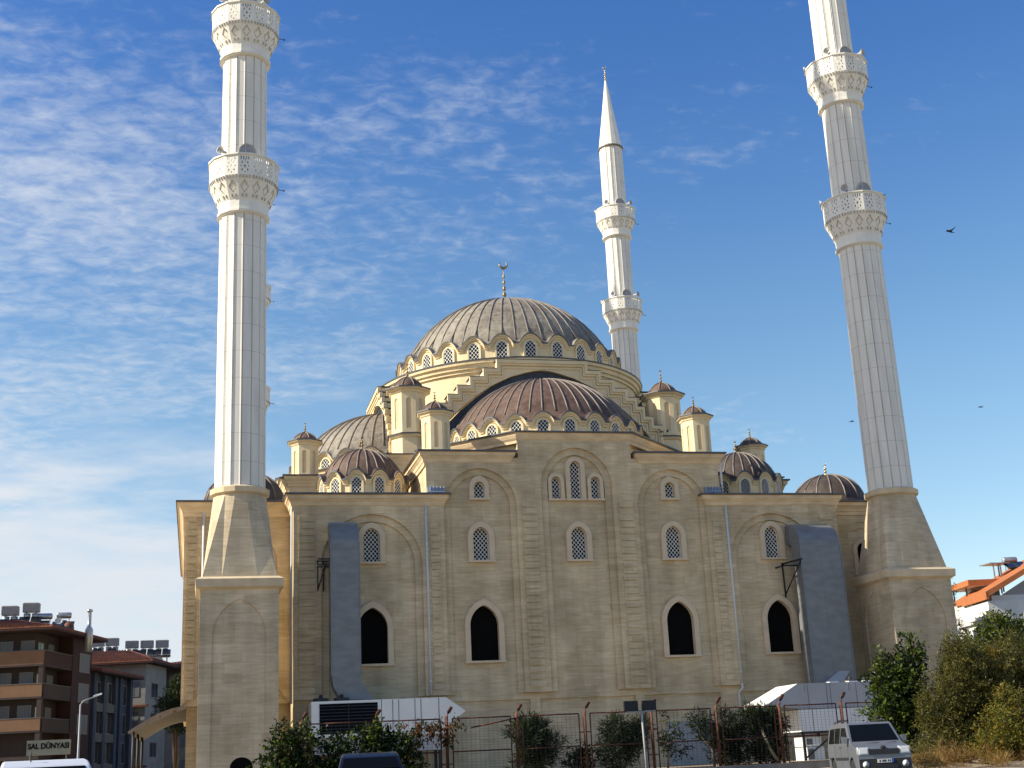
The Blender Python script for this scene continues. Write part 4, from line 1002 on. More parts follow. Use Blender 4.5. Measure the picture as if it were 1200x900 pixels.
def house_peach():
    T = thing('apartment_building', 'dark corner apartment block with peach balcony bands and solar tanks on its tiled roof', 'building', (-36.6, 40, 0), -radians(16))
    mb = MB(); mb.box(-15, -1.3, 1.3, 11.5, 0, 14.0); mb.build('wall', [PINKW], T, local=True)
    mb = MB(); mb.box(-1.3, -.0, 6.6, 11.5, 0, 13.9); mb.box(-.05, .05, 6.6, 8.0, .5, 13.0); mb.build('stair_wall', [BROWN], T, local=True)
    hip_roof(T, -15, 0, 0, 11.5, 14.1, 1.5, TILE, 1.1)
    for i, (z0, z1) in enumerate(((11.1, 12.25), (8.4, 9.45), (5.6, 6.6))):
        mb = MB(); mb.box(-15, 0, 0, .14, z0, z1, 0); mb.box(-.14, 0, .14, 7.0 if i else 11.4, z0, z1, 1 if i == 0 else 2)
        mb.box(-15, 0, 0, 1.4, z0-.16, z0-.005, 2); mb.box(-1.4, 0, 1.4, 6.6, z0-.16, z0-.005, 2)
        mb.box(-15, .04, -.04, .16, z1, z1+.06, 3); mb.box(-.16, .04, .16, 6.6, z1, z1+.06, 3)
        mb.build('balcony', [PEACH, BROWN, PINKW, GREYR], T, local=True)
        F = FR(0, 1.3, 0, 0)
        for u in (-13.5, -10.5, -7.2, -4.4, -2.5): window(T, F, u, u+1.1, z0+.1, z0+2.1, u in (-10.5, -2.5))
        F = FX(-1.3)
        for u in (1.9, 4.2): window(T, F, u, u+1.2, z0+.05, z0+2.0, u > 3)
        F = FX(.0)
        window(T, F, 8.4, 10.9, z0-.1, z0+1.5, True, 3)
        if i == 1:
            mb = MB()
            for q in range(14): mb.box(-15+q*.55, -14.97+q*.55, -.09, -.06, z1, z1+.9)
            mb.box(-15, -7.4, -.1, -.05, z1+.86, z1+.92); mb.build('railing', [IRON], T, local=True)
    mb = MB(); mb.box(-15, 0, 0.02, .3, 3.2, 3.5); mb.build('shop_fascia', [PINKW], T, local=True)
    F = FR(0, 1.3)
    for u in (-12, -8, -4): window(T, F, u, u+2.6, .4, 2.8, False, 2)
    # ground floor awning and pillars
    mb = MB()
    for u in (-14.7, -10, -5, -.2): mb.box(u-.2, u+.2, .05, .45, 0, 11)
    mb.build('pillar', [PINKW], T, local=True)
    return T
def house_blue():
    T = thing('apartment_building', 'slate blue apartment house with vertical piers and a tiled eave', 'building', (-36.6, 40, 0), -radians(16))
    mb = MB(); mb.box(-12, -.35, 12.7, 23.4, 0, 11.2); mb.build('wall', [BLUEG], T, local=True)
    for y in (12.75, 15.4, 18.6, 20.0, 23.1):
        mb = MB(); mb.box(-.4, .05, y-.35, y+.35, 0, 11.15); mb.build('pier', [BLUEG], T, local=True)
    F = FX(-.35)
    for z in (2.6, 5.4, 8.2):
        for u0, u1 in ((13.3, 14.9), (15.9, 18.1), (20.5, 22.5)): window(T, F, u0, u1, z+.3, z+2.2, False, 1)
        mb = MB(); mb.box(-.36, .0, 13.1, 15.05, z-.6, z+.2); mb.box(-.36, .0, 15.75, 18.25, z-.6, z+.2); mb.build('spandrel', [GREYR], T, local=True)
    hip_roof(T, -12, 0, 12.6, 23.4, 11.3, 1.5, TILE, .9)
    return T
def house_white():
    T = thing('apartment_building', 'narrow white house with red tile ledges squeezed behind the slate blue house', 'building', (-36.6, 40, 0), -radians(16))
    mb = MB(); mb.box(-11, .5, 26.0, 33, 0, 13.0); mb.build('wall', [DIMW], T, local=True)
    F = FR(0, 26.0)
    for z in (3.5, 6.5, 9.6):
        window(T, F, -1.3, -.2, z, z+1.5, True)
        mb = MB(); mb.box(-2.2, .9, 25.6, 26.0, z-1.1, z-.9, 0); mb.build('tile_ledge', [TILE], T, local=True)
        window(T, FX(.5), 28, 30, z, z+1.4, False)
    hip_roof(T, -11, .5, 26, 33, 13.1, 1.6, TILE, 1.0)
    return T
def house_end():
    T = thing('apartment_building', 'grey white house at the street end with solar panels racked above its red roof', 'building', (-29.3, 75, 0), 0)
    mb = MB(); mb.box(0, 12, 0, 9, 0, 10.4); mb.build('wall', [DIMW], T, local=True)
    mb = MB(); mb.box(0.0, 12, 1.4, 8.8, 10.4, 13.1); mb.build('upper_wall', [GREYR], T, local=True)
    mb = MB(); mb.box(0, 12, 0, .15, 10.4, 11.0); mb.box(-.05, 12, -.04, .2, 11.0, 11.1, 1); mb.build('balcony', [DIMW, BROWN], T, local=True)
    for x in (.15, 2.1, 4.2):
        mb = MB(); mb.box(x-.1, x+.1, .05, .25, 11.1, 13.1); mb.build('pillar', [GREYR], T, local=True)
    F = FR(0, 0)
    for z in (1.5, 4.5, 7.6):
        for u in (.8, 3.2): window(T, F, u, u+1.3, z, z+1.6, True)
    F = FR(0, 1.4)
    for u in (.6, 2.6): window(T, F, u, u+1.2, 10.8, 12.7)
    hip_roof(T, 0, 12, 0, 9, 13.2, 1.0, TILE, .7)
    return T
house_peach(); house_blue(); house_white(); house_end()
def house_right():
    T = thing('apartment_building', 'white gabled apartment house with orange eaves behind the olive trees', 'building', (42.2, 20, 0), -radians(10))
    mb = MB(); mb.box(0, 16, 0, 7.4, 0, 10.9, 0); mb.box(-.3, 16, -.3, 7.4, 10.9, 12.5, 0); mb.box(.3, 16, .25, 7.3, 12.5, 13.0, 0)
    mb.build('wall', [OFFW], T, local=True)
    mb = MB()    # gable wall and steep roof with a thick orange verge
    pk, ze, zp = 9.0, 12.75, 17.6
    mb.plate([(.2, 12.4), (17.5, 12.4), (17.5, 13.2), (pk, 17.2)], (), 0.5, .7, 0, FR(0, 0)); mb.build('gable_wall', [PALEG], T, local=True)
    mb = MB()
    mb.loops([[(-.5, y, ze), (-.5, y, ze+.5), (pk, y, zp+.45), (pk, y, zp)] for y in (-.7, 6.4)], 0)
    mb.loops([[(18.5, y, ze), (18.5, y, ze+.5), (pk, y, zp+.45), (pk, y, zp)] for y in (-.7, 6.4)], 0)
    mb.build('roof', [ORANGE], T, local=True)
    mb = MB(); mb.box(-.55, -.30, -.7, 4.8, 12.6, 13.25); mb.build('gutter_fascia', [ORANGE], T, local=True)
    # upper terrace canopy
    mb = MB(); mb.box(-.4, 2.6, 3.0, 7.6, 14.25, 14.75, 0); mb.box(-.3, 2.5, 3.1, 7.5, 14.2, 14.25, 1); mb.build('canopy_roof', [ORANGE, OFFW], T, local=True)
    for y in (4.4, 7.3):
        mb = MB(); mb.box(-.15, -.05, y-.05, y+.05, 12.4, 14.2); mb.build('canopy_post', [IRON], T, local=True)
    mb = MB(); mb.box(1.2, 2.5, 3.4, 7.4, 12.5, 14.2); mb.build('attic_wall', [OFFW], T, local=True)
    mb = MB(); mb.box(-.32, -.29, 2.9, 7.5, 12.5, 13.0, 0); mb.box(-.9, -.3, -.3, 3.4, 11.0, 11.25); mb.build('parapet', [OFFW], T, local=True)
    FL = Fx(0)
    for z in (8.4, 5.4):
        mb = MB(); mb.box(-1.1, 0, .2, 4.6, z-.35, z+.75, 0); mb.box(-1.1, -1.0, .15, 4.6, z+.75, z+.80, 1); mb.build('balcony', [OFFW, PALEG], T, local=True)
        mb = MB()
        for y in (1.5, 2.4, 3.3, 4.5): mb.box(-1.08, -1.02, y-.02, y+.02, z+.75, z+1.15)
        mb.box(-1.09, -1.01, 1.4, 4.55, z+1.12, z+1.17); mb.build('railing', [IRON], T, local=True)
        window(T, FL, -2.3, -.9, z+.0, z+2.05, True); window(T, FL, -4.3, -2.7, z+.8, z+2.05); window(T, FL, -6.6, -5.3, z+.4, z+1.7)
    F = FR(0, 0)
    for z in (8.3, 5.3):
        for u in (.9, 3.2, 6.5): window(T, F, u, u+1.6, z+.2, z+1.9, True, 2)
        mb = MB(); mb.box(.4, 9, -.9, 0, z-.5, z-.3); mb.build('slab', [PALEG], T, local=True)
    mb = MB(); mb.tube([(-.2, -.6, 9.6), (8, -.7, 9.7)], .03, 5); mb.build('cable', [IRON], T, local=True)
house_right()

# ------------------------------------------------------------------ roof clutter
STEEL = mat('tank_steel', (.36, .38, .40), .35, .15, 2, metal=.6)
TANKW = mat('tank_white', (.24, .25, .255), .6, .12, 3)
SOLAR = mat('solar_glass', (.012, .014, .02), .15, .3, 2, spec=.6)
GRP = 'solar water heaters on the roofs'
def heater(x, y, zb, ztank, kind, label, panels=2, rz=0.):
    """storage tank on a stand with tilted collector panels"""
    T = thing('solar_water_heater', label, 'water heater', (x, y, zb), rz, GRP); h = ztank-zb
    mb = MB()
    for sx in (-.45, .45):
        mb.tube([(sx, .2, 0), (sx, .2, h)], .03, 5); mb.tube([(sx, -1.2, .1), (sx, .2, h*.85)], .025, 5)
    mb.build('stand', [STEEL], T, local=True)
    mb = MB()
    if kind == 'box':
        mb.box(-.72, .72, -.25, .65, h, h+.75); 
        mb.loops([[(-.74, -.27, h+.75), (.74, -.27, h+.75), (.74, .67, h+.75), (-.74, .67, h+.75)], [(-.6, -.2, h+.83), (.6, -.2, h+.83), (.6, .6, h+.83), (-.6, .6, h+.83)]])
        mb.build('tank', [TANKW], T, local=True)
        for sx in (-.36, .36):
            mb = MB(); mb.lathe([(.05, -.02), (.3, 0), (.31, .5), (.05, .55)], 12, sx, .2, M=Matrix.Translation((0, 0, h-.62))); mb.build('cylinder', [STEEL], T, local=True)
    else:
        L = []
        for i, (r, u) in enumerate(((.05, -.66), (.24, -.62), (.28, -.5), (.28, .5), (.24, .62), (.05, .66))): L.append([(u, .2+r*cos(a*pi/7), h+.25+r*sin(a*pi/7)) for a in range(14)])
        mb.loops(L, 0, True); mb.build('tank', [STEEL], T, local=True)
        mb = MB(); mb.lathe([(.05, 0), (.26, .02), (.26, max(.3, h-.35)), (.05, max(.35, h-.3))], 12, 0, .2, M=Matrix.Translation((0, 0, .15))); mb.build('cylinder', [STEEL], T, local=True)
    for q in range(panels):
        u = -.95+q*1.0 if panels > 1 else -.45
        mb = MB(); mb.add([(u, -1.45, .12), (u+.92, -1.45, .12), (u+.92, -.15, max(.75, h*.72)), (u, -.15, max(.75, h*.72)), (u, -1.45, .04), (u+.92, -1.45, .04), (u+.92, -.15, max(.67, h*.72-.08)), (u, -.15, max(.67, h*.72-.08))], [(0, 1, 2, 3), (7, 6, 5, 4), (0, 4, 5, 1), (1, 5, 6, 2), (2, 6, 7, 3), (3, 7, 4, 0)])
        mb.build('collector_panel', [SOLAR], T, local=True)
    return T
heater(-40.3, 46, 14.7, 16.0, 'box', 'boxy grey solar water heater tank cut by the left edge of the photo')
heater(-38.5, 46, 14.7, 16.25, 'box', 'boxy grey tank, tallest on the dark apartment roof, over two tilted panels')
heater(-37.3, 46, 14.7, 15.6, 'cyl', 'horizontal steel tank left of the small roof dish, on a slim stand', 1)
heater(-35.65, 46, 14.5, 15.65, 'cyl', 'horizontal steel tank right of the small roof dish above a brown barrel', 2)
heater(-34.5, 73, 14.6, 15.6, 'box', 'small grey roof tank just right of the steel flue', 1)
heater(-32.95, 73, 14.6, 15.65, 'box', 'small grey roof tank, second to the right of the steel flue', 1)
for i, (x, lab) in enumerate(((-30.95, 'grey tank on the panel rack, left end above the dishes'), (-29.3, 'grey tank in the middle of the panel rack above the twin dishes'), (-27.65, 'grey tank at the right end of the panel rack nearest the mosque'))):
    heater(x, 75.5, 14.55, 15.55, 'box', lab, 2)
def rack():
    T = thing('panel_rack', 'steel rack holding dark panels above the red roof at the street end', 'rack', (-29.5, 75, 13.4))
    mb = MB()
    for x in (-32, -29.6, -27.1): mb.box(x-.06, x+.06, 75.4, 75.52, 13.2, 14.6); mb.box(x-.06, x+.06, 76.6, 76.72, 13.2, 14.6)
    mb.box(-32.3, -26.8, 75.3, 75.4, 14.5, 14.6); mb.box(-32.3, -26.8, 76.6, 76.7, 14.5, 14.6); mb.build('frame', [STEEL], T)
    mb = MB(); mb.box(-32.3, -26.7, 75.0, 76.9, 14.6, 14.66); mb.build('deck', [IRON], T)
rack()
def dish(x, y, z, r, lab, zb):
    T = thing('satellite_dish', lab, 'satellite dish', (x, y, zb), group='satellite dishes on the roofs')
    mb = MB(); M = Matrix.Translation((x, y, z))@Matrix.Rotation(radians(62), 4, 'X')@Matrix.Rotation(.15, 4, 'Y')
    mb.lathe([(.02, 0), (r*.4, .03*r), (r*.75, .13*r), (r, .25*r), (r*1.02, .25*r), (r*.75, .10*r), (.02, -.03)], 20, M=M); mb.build('reflector', [mat('dish_grey', (.5, .5, .5), .6, .08, 2)], T)
    mb = MB(); mb.tube([(x, y+.15, zb), (x, y+.12, z)], .035, 6); mb.tube([(x, y+.1, z-.3*r), (x+.05, y-.9*r, z-.05)], .02, 5); mb.build('mast', [STEEL], T)
dish(-36.05, 45.5, 15.3, .34, 'small white roof dish between two horizontal steel tanks', 14.4)
dish(-29.4, 74.4, 14.05, .62, 'left of the two big white dishes under the panel rack', 13.2)
dish(-28.1, 74.4, 13.85, .64, 'right of the two big white dishes under the panel rack', 13.2)
mb = MB(); mb.lathe([(.28, 0), (.42, .25), (.46, .6), (.42, .95), (.28, 1.15), (.02, 1.17)], 16, -35.1, 45.2, M=Matrix.Translation((0, 0, 14.0))); tag(mb.build('barrel', [mat('barrel_brown', (.14, .05, .03), .7, .2, 3)], org=(-35.1, 45.2, 14)), 'round brown barrel on the edge of the dark apartment roof', 'barrel')
mb = MB(); mb.lathe([(.36, 12.6), (.36, 14.6), (.17, 14.95), (.17, 16.1), (.17, 16.2), (.28, 16.25), (.26, 16.4), (.05, 16.5)], 14, -33.45, 46.5); tag(mb.build('steel_flue', [STEEL], org=(-33.45, 46.5, 12.6)), 'tall bright steel chimney flue standing behind the dark apartment roof', 'flue')
def heater_right():
    T = heater(47.2, 23.5, 15.6, 16.3, 'cyl', 'solar heater with an orange ended tank on the white gabled house', 2, -.2)
heater_right()
mb = MB(); mb.box(44.4, 46.4, 22.5, 24.2, 16.1, 16.18); 
for x, y in ((44.9, 22.8), (45.6, 22.8), (46.2, 24.0)): mb.box(x-.05, x+.05, y-.05, y+.05, 13.6, 16.1)
tag(mb.build('roof_stand', [STEEL], org=(45.4, 23.3, 13.6)), 'empty flat metal stand on the white gabled house left of its solar heater', 'stand')
# shop sign, its own letters
def sign():
    T = thing('shop_sign', 'white shop sign reading SAL DÜNYASI in black capitals on the dark block', 'sign', (-32.0, 2, 3.1), 0)
    M = FR(-32.0, 2, 3.15)
    mb = MB(); mb.plate([(-1.2, -.42), (1.2, -.42), (1.2, .42), (-1.2, .42)], (), -.06, .06, 0, M, back=True); mb.build('board', [mat('sign_board', (.26, .26, .20), .6, .05, 2)], T)
    for txt, s, v, z in (('SAL DÜNYASI', .43, -.085, 0), ('ŞAL EŞARP', .0, 0, 0)):
        if s == 0: continue
        cu = bpy.data.curves.new('t', 'FONT'); cu.body = txt; cu.size = s; cu.extrude = .012; cu.align_x = 'CENTER'; cu.offset = .012
        to = bpy.data.objects.new('t', cu); COL.objects.link(to); bpy.context.view_layer.update()
        me = bpy.data.meshes.new_from_object(to.evaluated_get(bpy.context.evaluated_depsgraph_get())); bpy.data.objects.remove(to)
        mb = MB(); sx = 2.25/max(1e-3, max(p.co.x for p in me.vertices)-min(p.co.x for p in me.vertices))
        mb.add([(p.co.x*sx, p.co.y+v+.03, p.co.z-.08) for p in me.vertices], [tuple(p.vertices) for p in me.polygons], 0, M=Matrix.Translation((-32.0, 2, 3.15))@Matrix(((1, 0, 0, 0), (0, 0, 1, 0), (0, 1, 0, 0), (0, 0, 0, 1))))
        mb.build('lettering', [BLACK], T)
    mb = MB(); mb.box(-32.6, -31.3, 1.925, 1.939, 2.80, 2.86); mb.build('small_print', [mat('small_print_grey', (.28, .28, .25), .7, .3, 14)], T)
    mb = MB()
    for x in (-33.0, -31.0): mb.tube([(x, 2.1, 0), (x, 2.1, 3.15)], .05, 6)
    mb.build('post', [IRON], T)
sign()

# ------------------------------------------------------------------ vegetation
def leafmat(name, c, var=.25): 
    if name in MATS: return MATS[name]
    m = mat(name, c, .5, var, 3.5, spec=.25, detail=2); nt = m.node_tree; N = nt.nodes.new; L = nt.links.new
    p = nt.nodes['Principled BSDF']; src = p.inputs['Base Color'].links[0].from_socket; out = nt.nodes['Material Output']
    tl = N('ShaderNodeBsdfTranslucent'); mu = N('ShaderNodeMix'); mu.data_type = 'RGBA'; mu.blend_type = 'MULTIPLY'; mu.inputs[0].default_value = 1
    L(src, mu.inputs[6]); mu.inputs[7].default_value = (1.5, 1.5, .7, 1); L(mu.outputs[2], tl.inputs[0])
    ms = N('ShaderNodeMixShader'); ms.inputs[0].default_value = .38; L(p.outputs[0], ms.inputs[1]); L(tl.outputs[0], ms.inputs[2]); L(ms.outputs[0], out.inputs[0])
    return m
L_DARK = leafmat('leaf_dark', (.010, .019, .006)); L_MID = leafmat('leaf_mid', (.024, .042, .009)); L_LIGHT = leafmat('leaf_light', (.10, .135, .02))
L_OLIVE = leafmat('leaf_olive', (.085, .082, .022)); L_OLIVE2 = leafmat('leaf_olive_pale', (.165, .15, .04)); L_OLIVED = leafmat('leaf_olive_dark', (.022, .026, .009))
L_YEL = leafmat('leaf_yellow', (.21, .155, .02)); L_OCH = leafmat('leaf_ochre', (.20, .11, .015)); L_YG = leafmat('leaf_yellow_green', (.14, .15, .025)); L_DRY = leafmat('leaf_dry', (.13, .055, .022))
STRAW = leafmat('straw', (.27, .17, .065))
def foliage(name, clusters, n, size, mats, weights, parent=None, shoot=.35, per=9, aspect=.42, upb=.35, seed=1, droop=0.0, shell=.45, org=(0, 0, 0), local=False):
    """many leafy shoots spread through a set of ellipsoids: clumps, gaps and a ragged edge"""
    R = np.random.default_rng(seed); vol = np.array([c[3]*c[4]*c[5] for c in clusters])**.72; pr = vol/vol.sum()
    ns = max(1, n//per); ci = R.choice(len(clusters), ns, p=pr); C = np.array(clusters)[ci]
    d = R.normal(size=(ns, 3)); d /= np.linalg.norm(d, axis=1)[:, None]; rad = R.random(ns)**shell
    wob = 1+.22*np.sin(d[:, 0]*5+ci)*np.cos(d[:, 2]*4.3+ci*1.7)+R.normal(size=ns)*.06
    P = C[:, :3]+d*C[:, 3:6]*(rad*wob)[:, None]
    D = d*.8+R.normal(size=(ns, 3))*.5; D[:, 2] += upb; D /= np.linalg.norm(D, axis=1)[:, None]
    mi = R.choice(len(mats), ns, p=np.array(weights)/sum(weights))
    t = R.random((ns, per)); B = P[:, None, :]+D[:, None, :]*(t*shoot)[:, :, None]+R.normal(size=(ns, per, 3))*shoot*.10
    ld = D[:, None, :]*.55+R.normal(size=(ns, per, 3))*.75; ld[:, :, 2] -= droop; ld /= np.linalg.norm(ld, axis=2)[:, :, None]
    sd_ = np.cross(ld, R.normal(size=(ns, per, 3))); sd_ /= np.linalg.norm(sd_, axis=2)[:, :, None]+1e-9
    s = size*(.6+.8*R.random((ns, per)))[:, :, None]
    B = B.reshape(-1, 3); ld = ld.reshape(-1, 3); sd_ = sd_.reshape(-1, 3); s = s.reshape(-1, 1); N = len(B)
    nrm = np.cross(ld, sd_)
    V = np.stack([B, B+ld*s*.5+sd_*s*aspect*.5+nrm*s*.06, B+ld*s, B+ld*s*.5-sd_*s*aspect*.5+nrm*s*.06], 1).reshape(-1, 3)
    V[:, 2] = np.maximum(V[:, 2], .02 if not local else -99)
    o = np.array(ORG[parent] if (parent is not None and not local) else (org if parent is None else (0, 0, 0))); V = V-o
    me = bpy.data.meshes.new(name); me.vertices.add(4*N); me.vertices.foreach_set('co', V.astype(np.float32).ravel())
    me.loops.add(4*N); me.loops.foreach_set('vertex_index', np.arange(4*N, dtype=np.int32)); me.polygons.add(N)
    me.polygons.foreach_set('loop_start', np.arange(0, 4*N, 4, dtype=np.int32)); 
    for m in mats: me.materials.append(m)
    flip = R.random((ns, per)) < .15; mm = np.repeat(mi[:, None], per, 1); mm[flip] = R.integers(0, len(mats), flip.sum())
    me.polygons.foreach_set('material_index', mm.ravel().astype(np.int32)); me.update(calc_edges=True); me.validate()
    ob = bpy.data.objects.new(name, me); COL.objects.link(ob); ORG[ob] = Vector(o) if parent is None else ORG[parent]
    if parent is not None: ob.parent = parent
    else: ob.location = o
    return ob
def tree(kind, label, cat, base, clusters, n, size, mats, weights, trunks, bark=BARK, group=None, seed=1, **kw):
    T = thing(kind, label, cat, base, 0, group)
    foliage('crown', clusters, n, size, mats, weights, T, seed=seed, **kw)
    mb = MB()
    for pts, r0_, r1_ in trunks:
        k = len(pts); mb.tube(pts, [r0_+(r1_-r0_)*i/(k-1) for i in range(k)], 7)
    mb.build('trunk', [bark], T); return T
def limbs(base, clusters, r, seed):
    q = random.Random(seed); out = []
    bx, by, bz = base
    for c in clusters:
        mid = ((bx*1.2+c[0]*.8)/2+q.uniform(-.15, .15), (by*1.2+c[1]*.8)/2+q.uniform(-.15, .15), bz+(c[2]-bz)*.45)
        out.append(([base, mid, (c[0], c[1], c[2]), (c[0]+q.uniform(-.3, .3)*c[3], c[1], c[2]+c[5]*.6)], r, .012))
    return out
def vegetation():
    # right-hand thicket
    cl = [(4.75, -29, 2.2, 1.05, .9, 1.1), (5.0, -29, 3.4, .9, .8, .9), (5.6, -29, 4.3, .45, .45, 1.0), (4.4, -29, 1.2, .9, .8, .7), (4.15, -29, 3.6, .35, .4, .7), (5.3, -29, 2.6, .8, .8, 1.1), (5.85, -29.1, 4.9, .14, .16, .7), (4.5, -29, 4.3, .16, .18, .5)]
    tree('citrus_tree', 'leafy bright green tree with upright shoots just left of the grey olive tree', 'tree', (4.9, -29, .2), cl, 14000, .19, [L_DARK, L_MID, L_LIGHT], [3, 4, 3], limbs((4.9, -29, .2), cl, .08, 1), seed=11, per=8, shoot=.5, upb=.7)
    cl = [(6.7, -31, 3.3, 1.15, .95, 1.25), (5.9, -31, 2.3, 1.1, .9, 1.1), (5.7, -31.5, 1.0, 1.2, .9, .8), (5.4, -31, 2.0, .7, .7, .9), (4.2, -32, .6, .8, .6, .45), (7.6, -31, 1.2, 1.2, .9, .8), (7.9, -31, 3.0, .9, .8, 1.2), (7.0, -31, 4.2, .75, .8, .7), (5.9, -31, 1.5, .8, .8, .7), (7.1, -31, 2.6, .9, .9, 1.1), (6.6, -31, 4.75, .35, .4, .45)]
    tree('olive_tree', 'grey green olive tree between the van and the yellow shrub', 'tree', (6.4, -31, .2), cl, 60000, .12, [L_OLIVED, L_OLIVE, L_OLIVE2], [3, 4, 3], limbs((6.4, -31, .2), cl, .10, 2), seed=12, per=12, shoot=.42, aspect=.26, group='olive trees by the van')
    cl = [(9.0, -29, 3.8, 1.1, 1.0, .95), (10.4, -29, 4.2, 1.2, 1.0, 1.15), (12.0, -29, 1.6, 1.6, 1.0, 1.1), (9.0, -29, 1.4, 1.3, 1.0, .9), (9.6, -29, 2.6, 1.3, 1.0, 1.2), (11.4, -29, 3.0, 1.2, 1.0, 1.5), (8.1, -28.5, 3.9, .7, .7, .65), (10.6, -29.6, 1.8, 1.5, .9, 1.1), (12.3, -29, 4.1, 1.2, 1.2, 1.4), (8.3, -29.2, 2.2, 1.0, .8, 1.0), (7.7, -29, 4.6, .25, .3, .4)]
    tree('olive_tree', 'big olive tree at the right edge in front of the white gabled house', 'tree', (10.2, -29, .2), cl, 90000, .12, [L_OLIVED, L_OLIVE, L_OLIVE2], [3, 4, 3], limbs((10.2, -29, .2), cl, .13, 3), seed=13, per=12, shoot=.42, aspect=.26, group='olive trees by the van')
    cl = [(13.0, -23, 5.3, .9, .9, .8), (13.9, -23, 6.2, .7, .8, .7), (14.8, -23, 5.9, .9, .9, .9), (12.0, -23, 4.8, .6, .6, .5), (13, -23, 4.2, 1.5, 1.2, 1.4)]
    tree('leafy_tree', 'fresh green tree top rising behind the big olive before the white house', 'tree', (13, -23, .3), cl, 11000, .17, [L_DARK, L_MID, L_LIGHT, L_YG], [2, 4, 3, 2], limbs((13, -23, .3), cl, .10, 4), seed=14, per=8, shoot=.4)
    cl = [(6.3, -33.9, 1.3, .9, .7, .8), (7.5, -33.6, 1.9, .75, .6, .8), (5.7, -34.0, .75, .7, .6, .5), (6.9, -34.1, .6, 1.1, .5, .5), (7.4, -33.4, 1.0, .8, .6, .6), (6.9, -33.5, 2.5, .4, .4, .5), (8.4, -33.5, 1.4, .5, .5, .9)]
    tree('yellow_shrub', 'yellow leaved shrub glowing in front of the olive trees', 'shrub', (6.9, -33.6, .2), cl, 17000, .095, [L_YEL, L_YG, L_OCH, L_OLIVE], [2, 3.5, .7, 4], limbs((6.9, -33.6, .2), cl, .04, 5), seed=15, per=8, shoot=.35, aspect=.5)
    cl = [(8.15, -31.2, 3.7, .28, .3, .55), (8.25, -31.2, 3.0, .34, .35, .6), (8.0, -31.2, 4.3, .16, .18, .3)]
    tree('ochre_shrub', 'narrow ochre coloured stem of leaves in the middle of the olive trees', 'shrub', (8.2, -31.2, .3), cl, 1500, .10, [L_OCH, L_YEL, L_OLIVE], [4, 2, 2], limbs((8.2, -31.2, .3), cl, .04, 6), seed=16, per=8, aspect=.5)
    cl = [(9.8, -33.2, 1.1, 1.1, .7, .8), (11.2, -33, 1.6, 1.0, .8, 1.0), (8.9, -33.6, .8, .7, .6, .5)]
    tree('low_shrub', 'low dull green shrub at the right edge under the big olive', 'shrub', (10.2, -33.2, .2), cl, 5500, .10, [L_OLIVED, L_OLIVE, L_YG], [3, 4, 1.5], limbs((10.2, -33.2, .2), cl, .03, 7), seed=17, per=9, aspect=.4)
    cl = [(33.3, 12, 12.6, .5, .5, .9), (33.0, 12, 11.2, .75, .7, .9), (33.4, 12, 9.4, .95, .9, 1.1), (33.6, 12, 7.2, 1.1, 1.1, 1.2), (33.3, 12, 4.5, 1.1, 1.1, 1.6)]
    tree('pine_tree', 'dark pine peeking past the right minaret base toward the white house', 'tree', (33.4, 12, 0), cl, 5000, .22, [L_DARK, L_MID], [3, 1], [([(33.4, 12, 0), (33.4, 12, 12.8)], .22, .04)], seed=18, per=9, aspect=.2, shoot=.5)
    cl = [(-25.4, 40, 8.3, .9, .9, .9), (-25.9, 40, 7.1, 1.3, 1.1, 1.0), (-25.2, 40, 6.0, 1.5, 1.2, 1.1), (-25.4, 40, 9.1, .5, .5, .5)]
    tree('leafy_tree', 'dark round tree above the curved canopy at the mosque corner', 'tree', (-25.4, 40, 0), cl, 7000, .2, [L_DARK, L_MID], [3, 1.5], limbs((-25.4, 40, 0), cl, .16, 8), seed=19, per=8)
    # hedge at the left and the vine on the fence
    cl = [(-20.2, -24.3, 1.9, .75, .7, 1.1), (-20.6, -24.3, 1.0, .8, .7, .9), (-19.5, -24.3, 2.3, .65, .6, .6), (-19.7, -24.3, .9, .8, .7, .8)]
    tree('broad_shrub', 'dark broad leaved shrub left of the hedge beside the minaret base', 'shrub', (-20, -24.3, 0), cl, 5000, .15, [L_DARK, L_MID, L_LIGHT], [5, 3, .7], limbs((-20, -24.3, 0), cl, .04, 9), seed=20, per=8, aspect=.6, group='shrubs along the fence')
    cl = [(-18.3, -24.3, 1.7, .9, .6, .9), (-17.3, -24.3, 1.5, .8, .6, .9), (-18.6, -24.3, .8, .9, .6, .7), (-17.5, -24.3, .7, 1, .6, .7)]
    tree('broad_shrub', 'lower dark shrub under the black louvres of the white unit', 'shrub', (-18, -24.3, 0), cl, 4600, .15, [L_DARK, L_MID, L_LIGHT], [5, 3, .5], limbs((-18, -24.3, 0), cl, .04, 10), seed=21, per=8, aspect=.6, group='shrubs along the fence')
    cl = [(-16.5, -24.2, 2.3, .55, .5, .6), (-16.2, -24.2, 1.6, .75, .5, .8), (-15.5, -24.2, 1.9, .5, .4, .6), (-16.6, -24.2, .8, .8, .5, .8), (-15.2, -24.2, 1.0, .6, .5, .7)]
    tree('fence_climber', 'green climber bunched over the fence right of the black louvres', 'climber', (-16.2, -24.2, 0), cl, 4800, .15, [L_DARK, L_MID, L_LIGHT, L_YG], [4, 3, 1.2, .5], limbs((-16.2, -24.2, 0), cl, .03, 11), seed=22, per=8, aspect=.65, group='shrubs along the fence')
    cl = [(-14.8, -22.75, 2.75, .5, .12, .16), (-14.4, -22.75, 2.4, .35, .12, .38), (-13.6, -22.75, 2.5, .3, .12, .42), (-13.9, -22.75, 2.85, .5, .12, .14), (-13.2, -22.75, 2.3, .16, .1, .3), (-14.9, -22.75, 2.1, .4, .12, .5), (-13.0, -22.75, 2.85, .4, .1, .1)]
